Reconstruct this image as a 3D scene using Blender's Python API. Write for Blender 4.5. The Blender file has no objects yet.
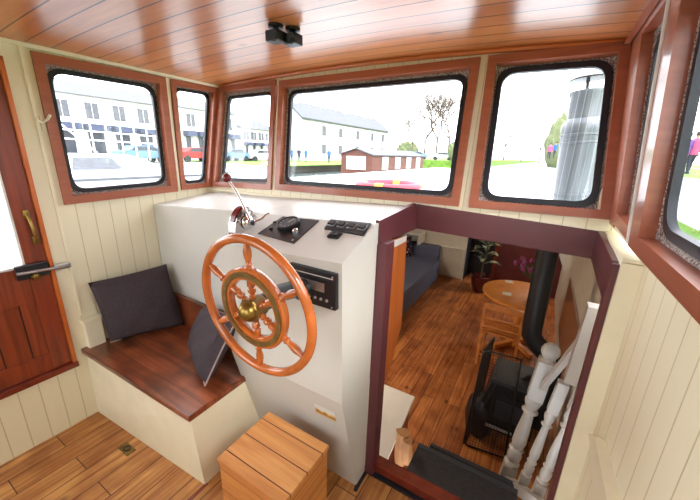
import bpy, bmesh, math, random
from mathutils import Vector, Matrix
random.seed(7)
C = bpy.context.scene.collection
rad = math.radians
V = Vector

# ---------------------------------------------------------------- camera model
F = 324.0
CAM = V((0, 0, 1.6))
yaw, pit, rol = rad(-30.5), rad(-16.6), rad(1.8)
fwd = V((math.sin(yaw)*math.cos(pit), math.cos(yaw)*math.cos(pit), math.sin(pit)))
rgt = V((math.cos(yaw), -math.sin(yaw), 0))
upv = rgt.cross(fwd)
R_ = rgt*math.cos(rol) + upv*math.sin(rol)
U_ = upv*math.cos(rol) - rgt*math.sin(rol)
def ray(px, py): return R_*(px-350) + U_*(250-py) + fwd*F
def P(px, py, ax, v):
    """measured point of the photograph on the plane axis=v"""
    d = ray(px, py); i = 'xyz'.index(ax)
    return CAM + d*((v-CAM[i])/d[i])

cam = bpy.data.cameras.new('camera'); cam.lens = F/700*36; cam.sensor_width = 36; cam.clip_start = .02; cam.clip_end = 500
co = bpy.data.objects.new('camera', cam); C.objects.link(co)
m = Matrix((R_, U_, -fwd)).transposed().to_4x4(); m.translation = CAM
co.matrix_world = m
bpy.context.scene.camera = co

# ---------------------------------------------------------------- materials
def srgb(r, g, b):
    f = lambda c: c/12.92 if c <= .04045 else ((c+.055)/1.055)**2.4
    return (f(r/255), f(g/255), f(b/255), 1)
def newmat(name):
    m = bpy.data.materials.new(name); m.use_nodes = True
    nt = m.node_tree; nt.nodes.clear()
    o = nt.nodes.new('ShaderNodeOutputMaterial'); b = nt.nodes.new('ShaderNodeBsdfPrincipled')
    nt.links.new(b.outputs[0], o.inputs[0])
    return m, nt, b
def plain(name, col, rough=.5, metal=0, var=.06, scale=8, bump=0, coat=0, spec=.5):
    m, nt, b = newmat(name)
    tc = nt.nodes.new('ShaderNodeTexCoord'); n = nt.nodes.new('ShaderNodeTexNoise')
    n.inputs['Scale'].default_value = scale; n.inputs['Detail'].default_value = 4
    nt.links.new(tc.outputs['Object'], n.inputs['Vector'])
    r = nt.nodes.new('ShaderNodeValToRGB')
    c = srgb(*col)
    r.color_ramp.elements[0].color = tuple(max(0, x*(1-var*2)) for x in c[:3])+(1,)
    r.color_ramp.elements[1].color = tuple(min(1, x*(1+var*2)) for x in c[:3])+(1,)
    r.color_ramp.elements[0].position = .3; r.color_ramp.elements[1].position = .7
    nt.links.new(n.outputs['Fac'], r.inputs['Fac']); nt.links.new(r.outputs['Color'], b.inputs['Base Color'])
    b.inputs['Roughness'].default_value = rough; b.inputs['Metallic'].default_value = metal
    b.inputs['Coat Weight'].default_value = coat; b.inputs['Coat Roughness'].default_value = .08
    b.inputs['Specular IOR Level'].default_value = spec
    if bump:
        bp = nt.nodes.new('ShaderNodeBump'); bp.inputs['Strength'].default_value = bump; bp.inputs['Distance'].default_value = .01
        nt.links.new(n.outputs['Fac'], bp.inputs['Height']); nt.links.new(bp.outputs[0], b.inputs['Normal'])
    return m
AX = {'x': 0, 'y': 1, 'z': 2}
def boards(name, c1, c2, groove, along, across, width, length=30, gw=.004, rough=.4, coat=0, grain=.5, dark=None, knots=0, off=(7.3, 0), gs=1.0, crough=.1, patch=.0):
    """planks running along one axis; groove between; wood grain on top"""
    m, nt, b = newmat(name)
    N = nt.nodes.new; L = nt.links.new
    tc = N('ShaderNodeTexCoord'); sp = N('ShaderNodeSeparateXYZ'); L(tc.outputs['Object'], sp.inputs[0])
    cb = N('ShaderNodeCombineXYZ')
    L(sp.outputs[AX[along]], cb.inputs[0]); L(sp.outputs[AX[across]], cb.inputs[1])
    mp = N('ShaderNodeMapping'); mp.inputs['Location'].default_value = (off[0], off[1], 0); L(cb.outputs[0], mp.inputs[0])
    br = N('ShaderNodeTexBrick'); L(mp.outputs[0], br.inputs['Vector'])
    br.inputs['Scale'].default_value = 1; br.inputs['Brick Width'].default_value = length; br.inputs['Row Height'].default_value = width
    br.inputs['Mortar Size'].default_value = gw/2; br.inputs['Mortar Smooth'].default_value = .3
    br.offset = .37; br.offset_frequency = 2
    br.inputs['Color1'].default_value = srgb(*c1); br.inputs['Color2'].default_value = srgb(*c2); br.inputs['Mortar'].default_value = srgb(*groove)
    # grain
    cb2 = N('ShaderNodeCombineXYZ')
    m1 = N('ShaderNodeMath'); m1.operation = 'MULTIPLY'; m1.inputs[1].default_value = 2.2*gs; L(sp.outputs[AX[along]], m1.inputs[0])
    m2 = N('ShaderNodeMath'); m2.operation = 'MULTIPLY'; m2.inputs[1].default_value = 38*gs; L(sp.outputs[AX[across]], m2.inputs[0])
    L(m1.outputs[0], cb2.inputs[0]); L(m2.outputs[0], cb2.inputs[1])
    L(br.outputs['Color'], cb2.inputs[2])
    no = N('ShaderNodeTexNoise'); no.inputs['Scale'].default_value = 1; no.inputs['Detail'].default_value = 6; no.inputs['Distortion'].default_value = .8
    L(cb2.outputs[0], no.inputs['Vector'])
    rp = N('ShaderNodeValToRGB'); rp.color_ramp.elements[0].position = .32; rp.color_ramp.elements[1].position = .68
    rp.color_ramp.elements[0].color = (0, 0, 0, 1); L(no.outputs['Fac'], rp.inputs['Fac'])
    mx = N('ShaderNodeMix'); mx.data_type = 'RGBA'; mx.blend_type = 'MULTIPLY'
    inv = N('ShaderNodeMath'); inv.operation = 'MULTIPLY_ADD'; inv.inputs[1].default_value = -grain; inv.inputs[2].default_value = grain
    L(rp.outputs['Color'], inv.inputs[0]); L(inv.outputs[0], mx.inputs['Factor'])
    L(br.outputs['Color'], mx.inputs['A']); mx.inputs['B'].default_value = srgb(*(dark or (120, 70, 40)))
    out = mx.outputs['Result']
    if patch:
        n2 = N('ShaderNodeTexNoise'); n2.inputs['Scale'].default_value = 5; n2.inputs['Detail'].default_value = 3; L(tc.outputs['Object'], n2.inputs['Vector'])
        r2 = N('ShaderNodeValToRGB'); r2.color_ramp.elements[0].position = .42; r2.color_ramp.elements[1].position = .68
        r2.color_ramp.elements[0].color = (0, 0, 0, 1); r2.color_ramp.elements[1].color = (patch,)*3+(1,)
        L(n2.outputs['Fac'], r2.inputs['Fac'])
        mxp = N('ShaderNodeMix'); mxp.data_type = 'RGBA'; mxp.blend_type = 'MULTIPLY'; L(r2.outputs['Color'], mxp.inputs['Factor'])
        L(out, mxp.inputs['A']); mxp.inputs['B'].default_value = srgb(*(dark or (120, 70, 40))); out = mxp.outputs['Result']
    if knots:
        cb3 = N('ShaderNodeCombineXYZ')
        k1 = N('ShaderNodeMath'); k1.operation = 'MULTIPLY'; k1.inputs[1].default_value = 4; L(sp.outputs[AX[along]], k1.inputs[0])
        k2 = N('ShaderNodeMath'); k2.operation = 'MULTIPLY'; k2.inputs[1].default_value = 8; L(sp.outputs[AX[across]], k2.inputs[0])
        L(k1.outputs[0], cb3.inputs[0]); L(k2.outputs[0], cb3.inputs[1])
        vo = N('ShaderNodeTexVoronoi'); vo.inputs['Scale'].default_value = .8; L(cb3.outputs[0], vo.inputs['Vector'])
        kr = N('ShaderNodeValToRGB'); kr.color_ramp.elements[0].position = .03; kr.color_ramp.elements[1].position = .14
        kr.color_ramp.elements[0].color = (knots, knots, knots, 1); kr.color_ramp.elements[1].color = (0, 0, 0, 1); L(vo.outputs['Distance'], kr.inputs['Fac'])
        mk = N('ShaderNodeMix'); mk.data_type = 'RGBA'; L(kr.outputs['Color'], mk.inputs['Factor']); L(out, mk.inputs['A'])
        mk.inputs['B'].default_value = srgb(70, 34, 18); out = mk.outputs['Result']
    L(out, b.inputs['Base Color'])
    b.inputs['Roughness'].default_value = rough; b.inputs['Coat Weight'].default_value = coat; b.inputs['Coat Roughness'].default_value = crough
    bp = N('ShaderNodeBump'); bp.inputs['Strength'].default_value = .6; bp.inputs['Distance'].default_value = .003; bp.invert = True
    L(br.outputs['Fac'], bp.inputs['Height']); L(bp.outputs[0], b.inputs['Normal'])
    return m
def glassmat(name, tint=(1, 1, 1)):
    m = bpy.data.materials.new(name); m.use_nodes = True; nt = m.node_tree; nt.nodes.clear()
    o = nt.nodes.new('ShaderNodeOutputMaterial'); t = nt.nodes.new('ShaderNodeBsdfTransparent'); g = nt.nodes.new('ShaderNodeBsdfGlossy')
    t.inputs[0].default_value = tint+(1,); g.inputs['Roughness'].default_value = .01
    lw = nt.nodes.new('ShaderNodeLayerWeight'); lw.inputs['Blend'].default_value = .5
    pw = nt.nodes.new('ShaderNodeMath'); pw.operation = 'POWER'; pw.inputs[1].default_value = 5; nt.links.new(lw.outputs['Facing'], pw.inputs[0])
    fr = nt.nodes.new('ShaderNodeMath'); fr.operation = 'MULTIPLY_ADD'; fr.inputs[1].default_value = .7; fr.inputs[2].default_value = .03; nt.links.new(pw.outputs[0], fr.inputs[0])
    mx = nt.nodes.new('ShaderNodeMixShader'); nt.links.new(fr.outputs[0], mx.inputs[0]); nt.links.new(t.outputs[0], mx.inputs[1]); nt.links.new(g.outputs[0], mx.inputs[2]); nt.links.new(mx.outputs[0], o.inputs[0])
    return m
def emis(name, col, s):
    m, nt, b = newmat(name); b.inputs['Base Color'].default_value = srgb(*col)
    b.inputs['Emission Color'].default_value = srgb(*col); b.inputs['Emission Strength'].default_value = s
    return m
def speckle(name):
    m, nt, b = newmat(name); N = nt.nodes.new
    tc = N('ShaderNodeTexCoord'); n = N('ShaderNodeTexNoise'); n.inputs['Scale'].default_value = 190; n.inputs['Detail'].default_value = 3
    nt.links.new(tc.outputs['Object'], n.inputs['Vector'])
    r = N('ShaderNodeValToRGB'); r.color_ramp.elements[0].position = .42; r.color_ramp.elements[1].position = .6
    r.color_ramp.elements[0].color = srgb(96, 78, 68); r.color_ramp.elements[1].color = srgb(200, 190, 185)
    nt.links.new(n.outputs['Fac'], r.inputs['Fac']); nt.links.new(r.outputs['Color'], b.inputs['Base Color'])
    bp = N('ShaderNodeBump'); bp.inputs['Distance'].default_value = .003; nt.links.new(n.outputs['Fac'], bp.inputs['Height']); nt.links.new(bp.outputs[0], b.inputs['Normal'])
    b.inputs['Roughness'].default_value = .8
    return m

CREAM = (237, 230, 202)
M = dict(
  cream=plain('cream_paint', CREAM, .45, var=.02),
  cream_y=boards('cream_boards_side', CREAM, (235, 228, 198), (204, 192, 152), 'z', 'y', .082, gw=.005, grain=.04, dark=(190, 180, 130), rough=.45),
  cream_x=boards('cream_boards_front', CREAM, (235, 228, 198), (204, 192, 152), 'z', 'x', .082, gw=.005, grain=.04, dark=(190, 180, 130), rough=.45),
  ceil=boards('varnished_ceiling_boards', (208, 134, 78), (190, 112, 60), (76, 30, 18), 'x', 'y', .096, gw=.007, rough=.32, coat=.45, grain=.28, dark=(150, 74, 34), knots=.5, crough=.2),
  floor=boards('oak_plank_floor', (224, 170, 102), (200, 140, 76), (92, 52, 26), 'y', 'x', .125, length=.62, gw=.005, rough=.42, coat=.15, grain=.75, dark=(160, 92, 42), knots=.7, patch=.5, off=(.2, .03)),
  sfloor=boards('dark_oak_plank_floor', (214, 140, 76), (178, 108, 54), (84, 42, 20), 'y', 'x', .12, length=.95, gw=.006, rough=.5, coat=.0, grain=.7, dark=(140, 76, 34), knots=.9, patch=.5),
  frame=boards('mahogany_window_wood', (170, 97, 68), (160, 89, 62), (120, 60, 40), 'x', 'z', 9, gw=0, rough=.38, coat=.3, grain=.25, dark=(130, 64, 40)),
  door=boards('door_mahogany', (150, 62, 30), (138, 54, 26), (60, 20, 12), 'z', 'y', 9, gw=0, rough=.35, coat=.35, grain=.5, dark=(96, 36, 20)),
  doorpanel=boards('door_panel_boards', (152, 66, 34), (140, 58, 28), (48, 16, 8), 'z', 'y', .105, gw=.008, rough=.35, coat=.35, grain=.5, dark=(96, 36, 20), off=(7.3, .03)),
  orangewood=boards('orange_varnished_ply', (214, 118, 50), (206, 110, 44), (140, 70, 30), 'z', 'y', 9, gw=0, rough=.3, coat=.5, grain=.35, dark=(170, 84, 34)),
  seat=boards('dark_stained_bench_boards', (172, 94, 58), (152, 80, 48), (60, 28, 18), 'x', 'y', .17, gw=.003, rough=.3, coat=.5, grain=.7, dark=(84, 40, 26), patch=.6, gs=.6, crough=.2),
  pine=boards('pine_boards', (222, 160, 96), (214, 150, 84), (90, 42, 16), 'x', 'y', .1, gw=.005, rough=.45, coat=.1, grain=.5, dark=(180, 110, 56), knots=.5),
  pine_side=boards('pine_boards_side', (222, 154, 84), (212, 144, 76), (120, 66, 30), 'x', 'z', .115, gw=.004, rough=.45, coat=.1, grain=.5, dark=(180, 106, 52)),
  wheel=plain('varnished_wheel_wood', (186, 98, 42), .24, var=.12, scale=14, coat=.8),
  brass=plain('aged_brass', (150, 122, 62), .32, .85, var=.12, scale=20),
  brassdark=plain('dull_brass_ring', (128, 104, 58), .5, .6, var=.12, scale=40),
  chrome=plain('chrome', (225, 225, 228), .08, 1, var=.02),
  steel=plain('brushed_steel', (190, 190, 192), .3, .9, var=.05),
  grey=plain('console_grey_paint', (205, 203, 196), .42, var=.02, scale=3),
  black=plain('black_plastic', (24, 24, 28), .4, var=.1),
  blackpanel=plain('black_panel', (30, 27, 32), .35, var=.1),
  rubber=plain('black_rubber', (20, 22, 32), .45, var=.1),
  darkred=plain('dark_red_plastic', (110, 18, 22), .25, var=.05, coat=.4),
  maroon=plain('maroon_gloss_paint', (94, 44, 51), .32, var=.05, coat=.2),
  redwood=plain('threshold_redwood', (120, 44, 26), .25, var=.12, scale=14, coat=.5),
  foam=speckle('foam_filler'),
  glass=glassmat('window_glass'),
  cush=plain('charcoal_fabric', (62, 52, 58), .9, var=.06, scale=60, bump=.2),
  piping=plain('grey_piping', (170, 150, 148), .8),
  sofa=plain('blue_grey_fabric', (92, 98, 122), .9, var=.05, scale=60, bump=.2),
  floral=None,
  bal=plain('balustrade_white_dimmed', (180, 174, 168), .4, var=.02),  # white paint greyed to carry the dimmer light beside the steps
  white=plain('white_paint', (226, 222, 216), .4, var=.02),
  radi=plain('radiator_enamel', (222, 216, 200), .35, var=.02),
  softwhite=plain('saloon_wall_paint', (214, 208, 194), .6, var=.03),
  navy=plain('dark_doorway_navy', (16, 18, 30), .5),  # near-black navy over the back and side of the far recess
  maroonwall=plain('deep_red_wall_paint', (82, 26, 28), .5, var=.08),
  stove=plain('stove_black_iron', (16, 17, 22), .45, var=.15),
  stovetop=plain('stove_grey_iron', (52, 55, 62), .5, var=.1),
  wire=plain('wire_black', (18, 16, 16), .5),
  tablewood=plain('table_pine', (222, 144, 62), .3, var=.06, scale=6, coat=.3),
  chairwood=plain('chair_beech', (204, 130, 68), .35, var=.1, scale=10, coat=.3),
  pot=plain('dark_red_glazed_pot', (74, 20, 26), .25, coat=.4),
  leaf=None,
  stemgreen=plain('plant_stem', (82, 96, 60), .6),
  tulip=plain('purple_petals', (150, 66, 130), .5, var=.15, scale=30),
  tulipleaf=plain('tulip_leaf', (62, 120, 54), .5, var=.1),
  brownpanel=plain('brown_heat_panel', (140, 98, 74), .35, var=.05, coat=.2),
  stepblack=plain('black_step_tread', (40, 40, 46), .6, var=.15, scale=40, bump=.3),
  paper=plain('brown_paper', (176, 128, 84), .8, var=.08, bump=.4),
  bark=plain('log_bark', (96, 66, 44), .9, var=.2, bump=.5),
  chimsteel=boards('streaky_chimney_steel', (122, 125, 132), (96, 100, 106), (140, 144, 150), 'z', 'x', .03, gw=.004, rough=.35, grain=.6, dark=(30, 84, 100), gs=.7),
  # outdoors
  hull=plain('white_hull', (215, 220, 225), .4, var=.02, scale=1),
  deckroof=plain('own_roof_paint', (205, 212, 216), .5, var=.03, scale=2),
  render_w=plain('white_rendered_wall', (200, 198, 192), .8, var=.03, scale=1),
  slate=plain('grey_slate', (84, 86, 92), .8, var=.1, scale=4),
  awn=plain('grey_blue_shopfront', (58, 66, 88), .7, var=.12, scale=1),
  darkwin=plain('dark_window', (50, 54, 62), .3),
  grass=plain('grass', (96, 132, 42), .9, var=.2, scale=1.5),
  quay=plain('quay_concrete', (150, 148, 142), .9, var=.06, scale=.4),
  brick=boards('hut_red_boards', (104, 62, 50), (96, 56, 44), (70, 44, 36), 'x', 'z', .2, gw=.02, rough=.7, grain=.1),
  branch=plain('bare_branches', (98, 84, 74), .9),
  ever=plain('hedge_green', (104, 112, 78), .9, var=.2),
  buoyred=plain('lifebuoy_pink_red', (190, 40, 62), .5),
  buoyyel=plain('lifebuoy_yellow', (216, 170, 50), .5),
  carred=plain('red_car_paint', (150, 34, 38), .3, coat=.4),
  carwhite=plain('white_car_paint', (196, 200, 206), .3, coat=.4),
  carblue=plain('blue_grey_car_paint', (84, 116, 148), .3, coat=.4),
  skin=plain('skin', (200, 150, 125), .6),
  purple=plain('purple_jacket', (112, 66, 150), .8), pink=plain('pink_jacket', (214, 80, 120), .8),
  jeans=plain('dark_trousers', (44, 44, 62), .8), bluej=plain('blue_jacket', (50, 90, 150), .8), hair=plain('dark_hair', (50, 36, 30), .7),
  teal=plain('teal_cover', (30, 140, 160), .6), bluefend=plain('blue_fender', (52, 130, 180), .4),
)
def leafmat():
    m, nt, b = newmat('variegated_leaf'); N = nt.nodes.new
    tc = N('ShaderNodeTexCoord'); n = N('ShaderNodeTexNoise'); n.inputs['Scale'].default_value = 14; nt.links.new(tc.outputs['Object'], n.inputs['Vector'])
    r = N('ShaderNodeValToRGB'); r.color_ramp.elements[0].position = .47; r.color_ramp.elements[1].position = .56
    r.color_ramp.elements[0].color = srgb(34, 52, 32); r.color_ramp.elements[1].color = srgb(160, 166, 136)
    nt.links.new(n.outputs['Fac'], r.inputs['Fac']); nt.links.new(r.outputs['Color'], b.inputs['Base Color']); b.inputs['Roughness'].default_value = .35
    return m
M['leaf'] = leafmat()
def floralmat():
    m, nt, b = newmat('floral_fabric'); N = nt.nodes.new
    tc = N('ShaderNodeTexCoord'); n = N('ShaderNodeTexVoronoi'); n.inputs['Scale'].default_value = 16; nt.links.new(tc.outputs['Object'], n.inputs['Vector'])
    r = N('ShaderNodeValToRGB'); r.color_ramp.elements[0].position = .2; r.color_ramp.elements[1].position = .38
    r.color_ramp.elements[0].color = srgb(214, 150, 160); r.color_ramp.elements[1].color = srgb(22, 24, 42)
    nt.links.new(n.outputs['Distance'], r.inputs['Fac']); nt.links.new(r.outputs['Color'], b.inputs['Base Color']); b.inputs['Roughness'].default_value = .9
    return m
M['floral'] = floralmat()
def stickermat():
    m, nt, b = newmat('sticker_print'); N = nt.nodes.new
    tc = N('ShaderNodeTexCoord'); sp = N('ShaderNodeSeparateXYZ'); nt.links.new(tc.outputs['Generated'], sp.inputs[0])
    n = N('ShaderNodeTexNoise'); n.inputs['Scale'].default_value = 5; nt.links.new(tc.outputs['Generated'], n.inputs['Vector'])
    a = N('ShaderNodeMath'); a.operation = 'MULTIPLY_ADD'; a.inputs[1].default_value = .7; nt.links.new(n.outputs['Fac'], a.inputs[0]); nt.links.new(sp.outputs[2], a.inputs[2])
    r = N('ShaderNodeValToRGB'); e = r.color_ramp.elements
    e[0].position = .45; e[0].color = srgb(196, 150, 50); e[1].position = 1.1; e[1].color = srgb(226, 226, 224)
    q = e.new(.62); q.color = srgb(150, 70, 44); q = e.new(.75); q.color = srgb(220, 190, 90); q = e.new(.95); q.color = srgb(222, 222, 222)
    nt.links.new(a.outputs[0], r.inputs['Fac']); nt.links.new(r.outputs['Color'], b.inputs['Base Color'])
    return m
M['sticker'] = stickermat()

# ---------------------------------------------------------------- object helpers
ROOT = {}
def setp(o, label=None, cat=None, group=None, kind=None):
    if label: o['label'] = label
    if cat: o['category'] = cat
    if group: o['group'] = group
    if kind: o['kind'] = kind
    return o
def obj(name, bm, mat, parent=None, label=None, cat=None, group=None, kind=None, smooth=False, loc=None):
    """bm in world coordinates; becomes ONE mesh object"""
    bmesh.ops.recalc_face_normals(bm, faces=bm.faces)
    if parent is not None:
        org = ROOT[parent.name]
    else:
        org = V(loc) if loc is not None else V((0, 0, 0))
    bmesh.ops.translate(bm, verts=bm.verts, vec=-org)
    me = bpy.data.meshes.new(name); bm.to_mesh(me); bm.free()
    if smooth:
        for p in me.polygons: p.use_smooth = True
        try: me.set_sharp_from_angle(angle=rad(38))
        except Exception: pass
    if isinstance(mat, (list, tuple)):
        for q in mat: me.materials.append(M[q])
    else: me.materials.append(M[mat])
    o = bpy.data.objects.new(name, me); C.objects.link(o)
    if parent is not None: o.parent = parent
    else: o.location = org
    ROOT[o.name] = org
    return setp(o, label, cat, group, kind)
def thing(name, label, cat, loc, group=None, kind=None):
    o = bpy.data.objects.new(name, None); C.objects.link(o); o.location = loc; o.empty_display_size = .05
    ROOT[o.name] = V(loc)
    return setp(o, label, cat, group, kind)
def copy_tree(o, loc=None, parent=None, rot=None):
    c = o.copy(); C.objects.link(c)
    if parent: c.parent = parent
    if loc is not None: c.location = loc
    if rot is not None: c.rotation_euler = rot
    for ch in [x for x in o.children]: copy_tree(ch, parent=c)
    return c
def B(): return bmesh.new()
def hexa(bm, pts):
    """8 points: bottom loop of four, top loop of four"""
    v = [bm.verts.new(p) for p in pts]
    for f in ((0, 3, 2, 1), (4, 5, 6, 7), (0, 1, 5, 4), (1, 2, 6, 5), (2, 3, 7, 6), (3, 0, 4, 7)): bm.faces.new([v[i] for i in f])
    return v
def box(bm, x0, x1, y0, y1, z0, z1, bev=0):
    t = bmesh.new()
    hexa(t, [(x0, y0, z0), (x1, y0, z0), (x1, y1, z0), (x0, y1, z0), (x0, y0, z1), (x1, y0, z1), (x1, y1, z1), (x0, y1, z1)])
    if bev: bmesh.ops.bevel(t, geom=t.edges[:], offset=bev, segments=2, affect='EDGES', profile=.6)
    merge(bm, t)
    return bm
def merge(bm, t, mat=None):
    if mat is not None: bmesh.ops.transform(t, matrix=mat, verts=t.verts)
    d = {}
    for v in t.verts: d[v] = bm.verts.new(v.co)
    for f in t.faces:
        try:
            nf = bm.faces.new([d[v] for v in f.verts]); nf.material_index = f.material_index
        except ValueError: pass
    t.free()
def frame_of(d):
    d = V(d).normalized()
    a = V((0, 0, 1)) if abs(d.z) < .9 else V((1, 0, 0))
    u = d.cross(a).normalized(); w = u.cross(d).normalized()
    return u, w, d
def tube(bm, pts, r, n=10, closed=False, mi=0):
    pts = [V(p) for p in pts]; k = len(pts)
    rs = r if isinstance(r, (list, tuple)) else [r]*k
    loops = []
    for i, p in enumerate(pts):
        if closed: d = pts[(i+1) % k]-pts[i-1]
        elif i == 0: d = pts[1]-p
        elif i == k-1: d = p-pts[-2]
        else: d = (pts[i+1]-p).normalized()+(p-pts[i-1]).normalized()
        u, w, _ = frame_of(d)
        if loops:   # keep frames aligned
            pu = lu
            u = (pu-d.normalized()*pu.dot(d.normalized())).normalized(); w = u.cross(d.normalized())
        lu = u
        loops.append([bm.verts.new(p+(u*math.cos(a)+w*math.sin(a))*rs[i]) for a in [2*math.pi*j/n for j in range(n)]])
    rng = range(k) if closed else range(k-1)
    for i in rng:
        A, Bq = loops[i], loops[(i+1) % k]
        if closed and i == k-1:
            # find best rotation
            best = min(range(n), key=lambda s: (A[0].co-Bq[s].co).length)
            Bq = Bq[best:]+Bq[:best]
        for j in range(n):
            f = bm.faces.new((A[j], A[(j+1) % n], Bq[(j+1) % n], Bq[j])); f.material_index = mi
    if not closed:
        bm.faces.new(loops[0][::-1]); bm.faces.new(loops[-1])
    return bm
def lathe(bm, prof, origin, axis=(0, 0, 1), n=24, sq=None):
    """prof = [(radius, height along axis)]"""
    u, w, d = frame_of(axis); o = V(origin); loops = []
    for r, h in prof:
        if r < 1e-5: loops.append([bm.verts.new(o+d*h)])
        else: loops.append([bm.verts.new(o+d*h+(u*math.cos(a)+w*math.sin(a))*r) for a in [2*math.pi*j/n for j in range(n)]])
    for A, Bq in zip(loops, loops[1:]):
        if len(A) == 1 and len(Bq) == 1: continue
        for j in range(n):
            if len(A) == 1: bm.faces.new((A[0], Bq[(j+1) % n], Bq[j]))
            elif len(Bq) == 1: bm.faces.new((A[j], A[(j+1) % n], Bq[0]))
            else: bm.faces.new((A[j], A[(j+1) % n], Bq[(j+1) % n], Bq[j]))
    if len(loops[0]) > 1: bm.faces.new(loops[0][::-1])
    if len(loops[-1]) > 1: bm.faces.new(loops[-1])
    return bm
def prism(bm, poly, d):
    """closed polygon (3D) extruded by vector d"""
    d = V(d); a = [bm.verts.new(V(p)) for p in poly]; b = [bm.verts.new(V(p)+d) for p in poly]
    bm.faces.new(a[::-1]); bm.faces.new(b)
    for i in range(len(a)): bm.faces.new((a[i], a[(i+1) % len(a)], b[(i+1) % len(a)], b[i]))
    return bm
def beam(bm, a, b, w, h, up=(0, 0, 1)):
    """rectangular bar from a to b"""
    a, b = V(a), V(b); d = (b-a).normalized(); s = d.cross(V(up)).normalized(); u = s.cross(d)
    prism(bm, [a+s*w/2+u*h/2, a-s*w/2+u*h/2, a-s*w/2-u*h/2, a+s*w/2-u*h/2], b-a)
    return bm
def ring2(bm, A, Bq, n, d0, d1):
    """solid between loop A (outer) and loop B (inner), from depth d0 to d1 along n"""
    n = V(n); k = len(A)
    A0 = [bm.verts.new(p+n*d0) for p in A]; B0 = [bm.verts.new(p+n*d0) for p in Bq]
    A1 = [bm.verts.new(p+n*d1) for p in A]; B1 = [bm.verts.new(p+n*d1) for p in Bq]
    for i in range(k):
        j = (i+1) % k
        bm.faces.new((A0[i], A0[j], B0[j], B0[i])); bm.faces.new((A1[i], B1[i], B1[j], A1[j]))
        bm.faces.new((A0[i], A1[i], A1[j], A0[j])); bm.faces.new((B0[i], B0[j], B1[j], B1[i]))
    return bm
def inset(poly, d):
    """poly list of 2D points, inset by d (towards the centre)"""
    k = len(poly); cx = sum(p[0] for p in poly)/k; cy = sum(p[1] for p in poly)/k; L = []
    for i in range(k):
        (x0, y0), (x1, y1) = poly[i], poly[(i+1) % k]
        nx, ny = y1-y0, x0-x1; l = math.hypot(nx, ny); nx /= l; ny /= l
        if (cx-x0)*nx+(cy-y0)*ny < 0: nx, ny = -nx, -ny
        c = nx*x0+ny*y0+d; L.append((nx, ny, c))
    out = []
    for i in range(k):
        a, b, c = L[i-1]; e, f, g = L[i]; D = a*f-b*e
        out.append(((c*f-b*g)/D, (a*g-c*e)/D))
    return out
def rounded(poly, r, seg=7):
    out = []; k = len(poly)
    for i in range(k):
        p = V(poly[i]+(0,)); a = V(poly[i-1]+(0,)); b = V(poly[(i+1) % k]+(0,))
        u = (a-p).normalized(); w = (b-p).normalized(); s = p+u*r; e = p+w*r
        for t in range(seg+1):
            t /= seg; q = s*(1-t)**2+p*2*t*(1-t)*1.0+e*t*t
            q = q.lerp(p, -0.0); out.append((q.x, q.y))
    return out
def window(idx, corners, nin, fw=.038, foamw=.012, gw=.022, rr=.075, label=None, fthick=.016, depth=.035):
    """corners tl,tr,br,bl of the timber surround on the wall face; nin points into the room"""
    c = [V(p) for p in corners]; o = sum(c, V())/4; n = V(nin).normalized()
    u = (c[1]-c[0]).normalized(); u = (u-n*u.dot(n)).normalized(); w = n.cross(u)
    to2 = lambda p: ((p-o).dot(u), (p-o).dot(w)); to3 = lambda q: o+u*q[0]+w*q[1]
    out = [to2(p) for p in c]
    root = thing('window_%d' % idx, label, 'window', o, kind='structure')
    i1 = inset(out, fw)
    L = lambda poly, r: [to3(q) for q in rounded(poly, r)]
    bm = B(); ring2(bm, [to3(q) for q in out], [to3(q) for q in i1], n, -depth, fthick)
    bmesh.ops.bevel(bm, geom=[e for e in bm.edges if len(e.link_faces) == 2 and e.calc_face_angle(0) > 1], offset=.003, segments=2, affect='EDGES')
    obj('window_frame', bm, 'frame', root)
    i2 = inset(i1, foamw)
    bm = B()
    a = L(inset(i1, -.006), .002); b2 = L(i2, rr); k = len(a)
    va = [bm.verts.new(p+n*(-depth+.014)) for p in a]; vb = [bm.verts.new(p-n*depth*.95) for p in b2]
    vc = [bm.verts.new(p+n*(-depth-.012)) for p in a]; vd = [bm.verts.new(p+n*(-depth-.014)) for p in b2]
    for i in range(k):
        j = (i+1) % k
        bm.faces.new((va[i], va[j], vb[j], vb[i])); bm.faces.new((vc[i], vd[i], vd[j], vc[j])); bm.faces.new((va[i], vc[i], vc[j], va[j]))
    obj('foam_filler', bm, 'foam', root, label='speckled expanding foam around the pane')
    i3 = inset(i2, gw)
    bm = B(); ring2(bm, L(i2, rr), L(i3, rr*.85), n, -depth-.008, -depth+.010)
    obj('rubber_seal', bm, 'rubber', root, smooth=True)
    bm = B(); g = L(inset(i2, gw*.6), rr*.9); prism(bm, [p-n*(depth+.004) for p in g], -n*.005)
    obj('pane', bm, 'glass', root)
    return root
def wallgrid(name, mapf, u0, u1, v0, v1, holes, mat, t=.05, usplit=()):
    us = sorted(set([u0, u1]+[h[i] for h in holes for i in (0, 1)]+list(usplit))); vs = sorted(set([v0, v1]+[h[i] for h in holes for i in (2, 3)]))
    bm = B()
    for a, b in zip(us, us[1:]):
        for c, d in zip(vs, vs[1:]):
            mu, mv = (a+b)/2, (c+d)/2
            if any(h[0] < mu < h[1] and h[2] < mv < h[3] for h in holes): continue
            hexa(bm, [mapf(a, c, 0), mapf(b, c, 0), mapf(b, c, t), mapf(a, c, t), mapf(a, d, 0), mapf(b, d, 0), mapf(b, d, t), mapf(a, d, t)])
    return obj(name, bm, mat, cat='wall', label=None, kind='structure')
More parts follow.
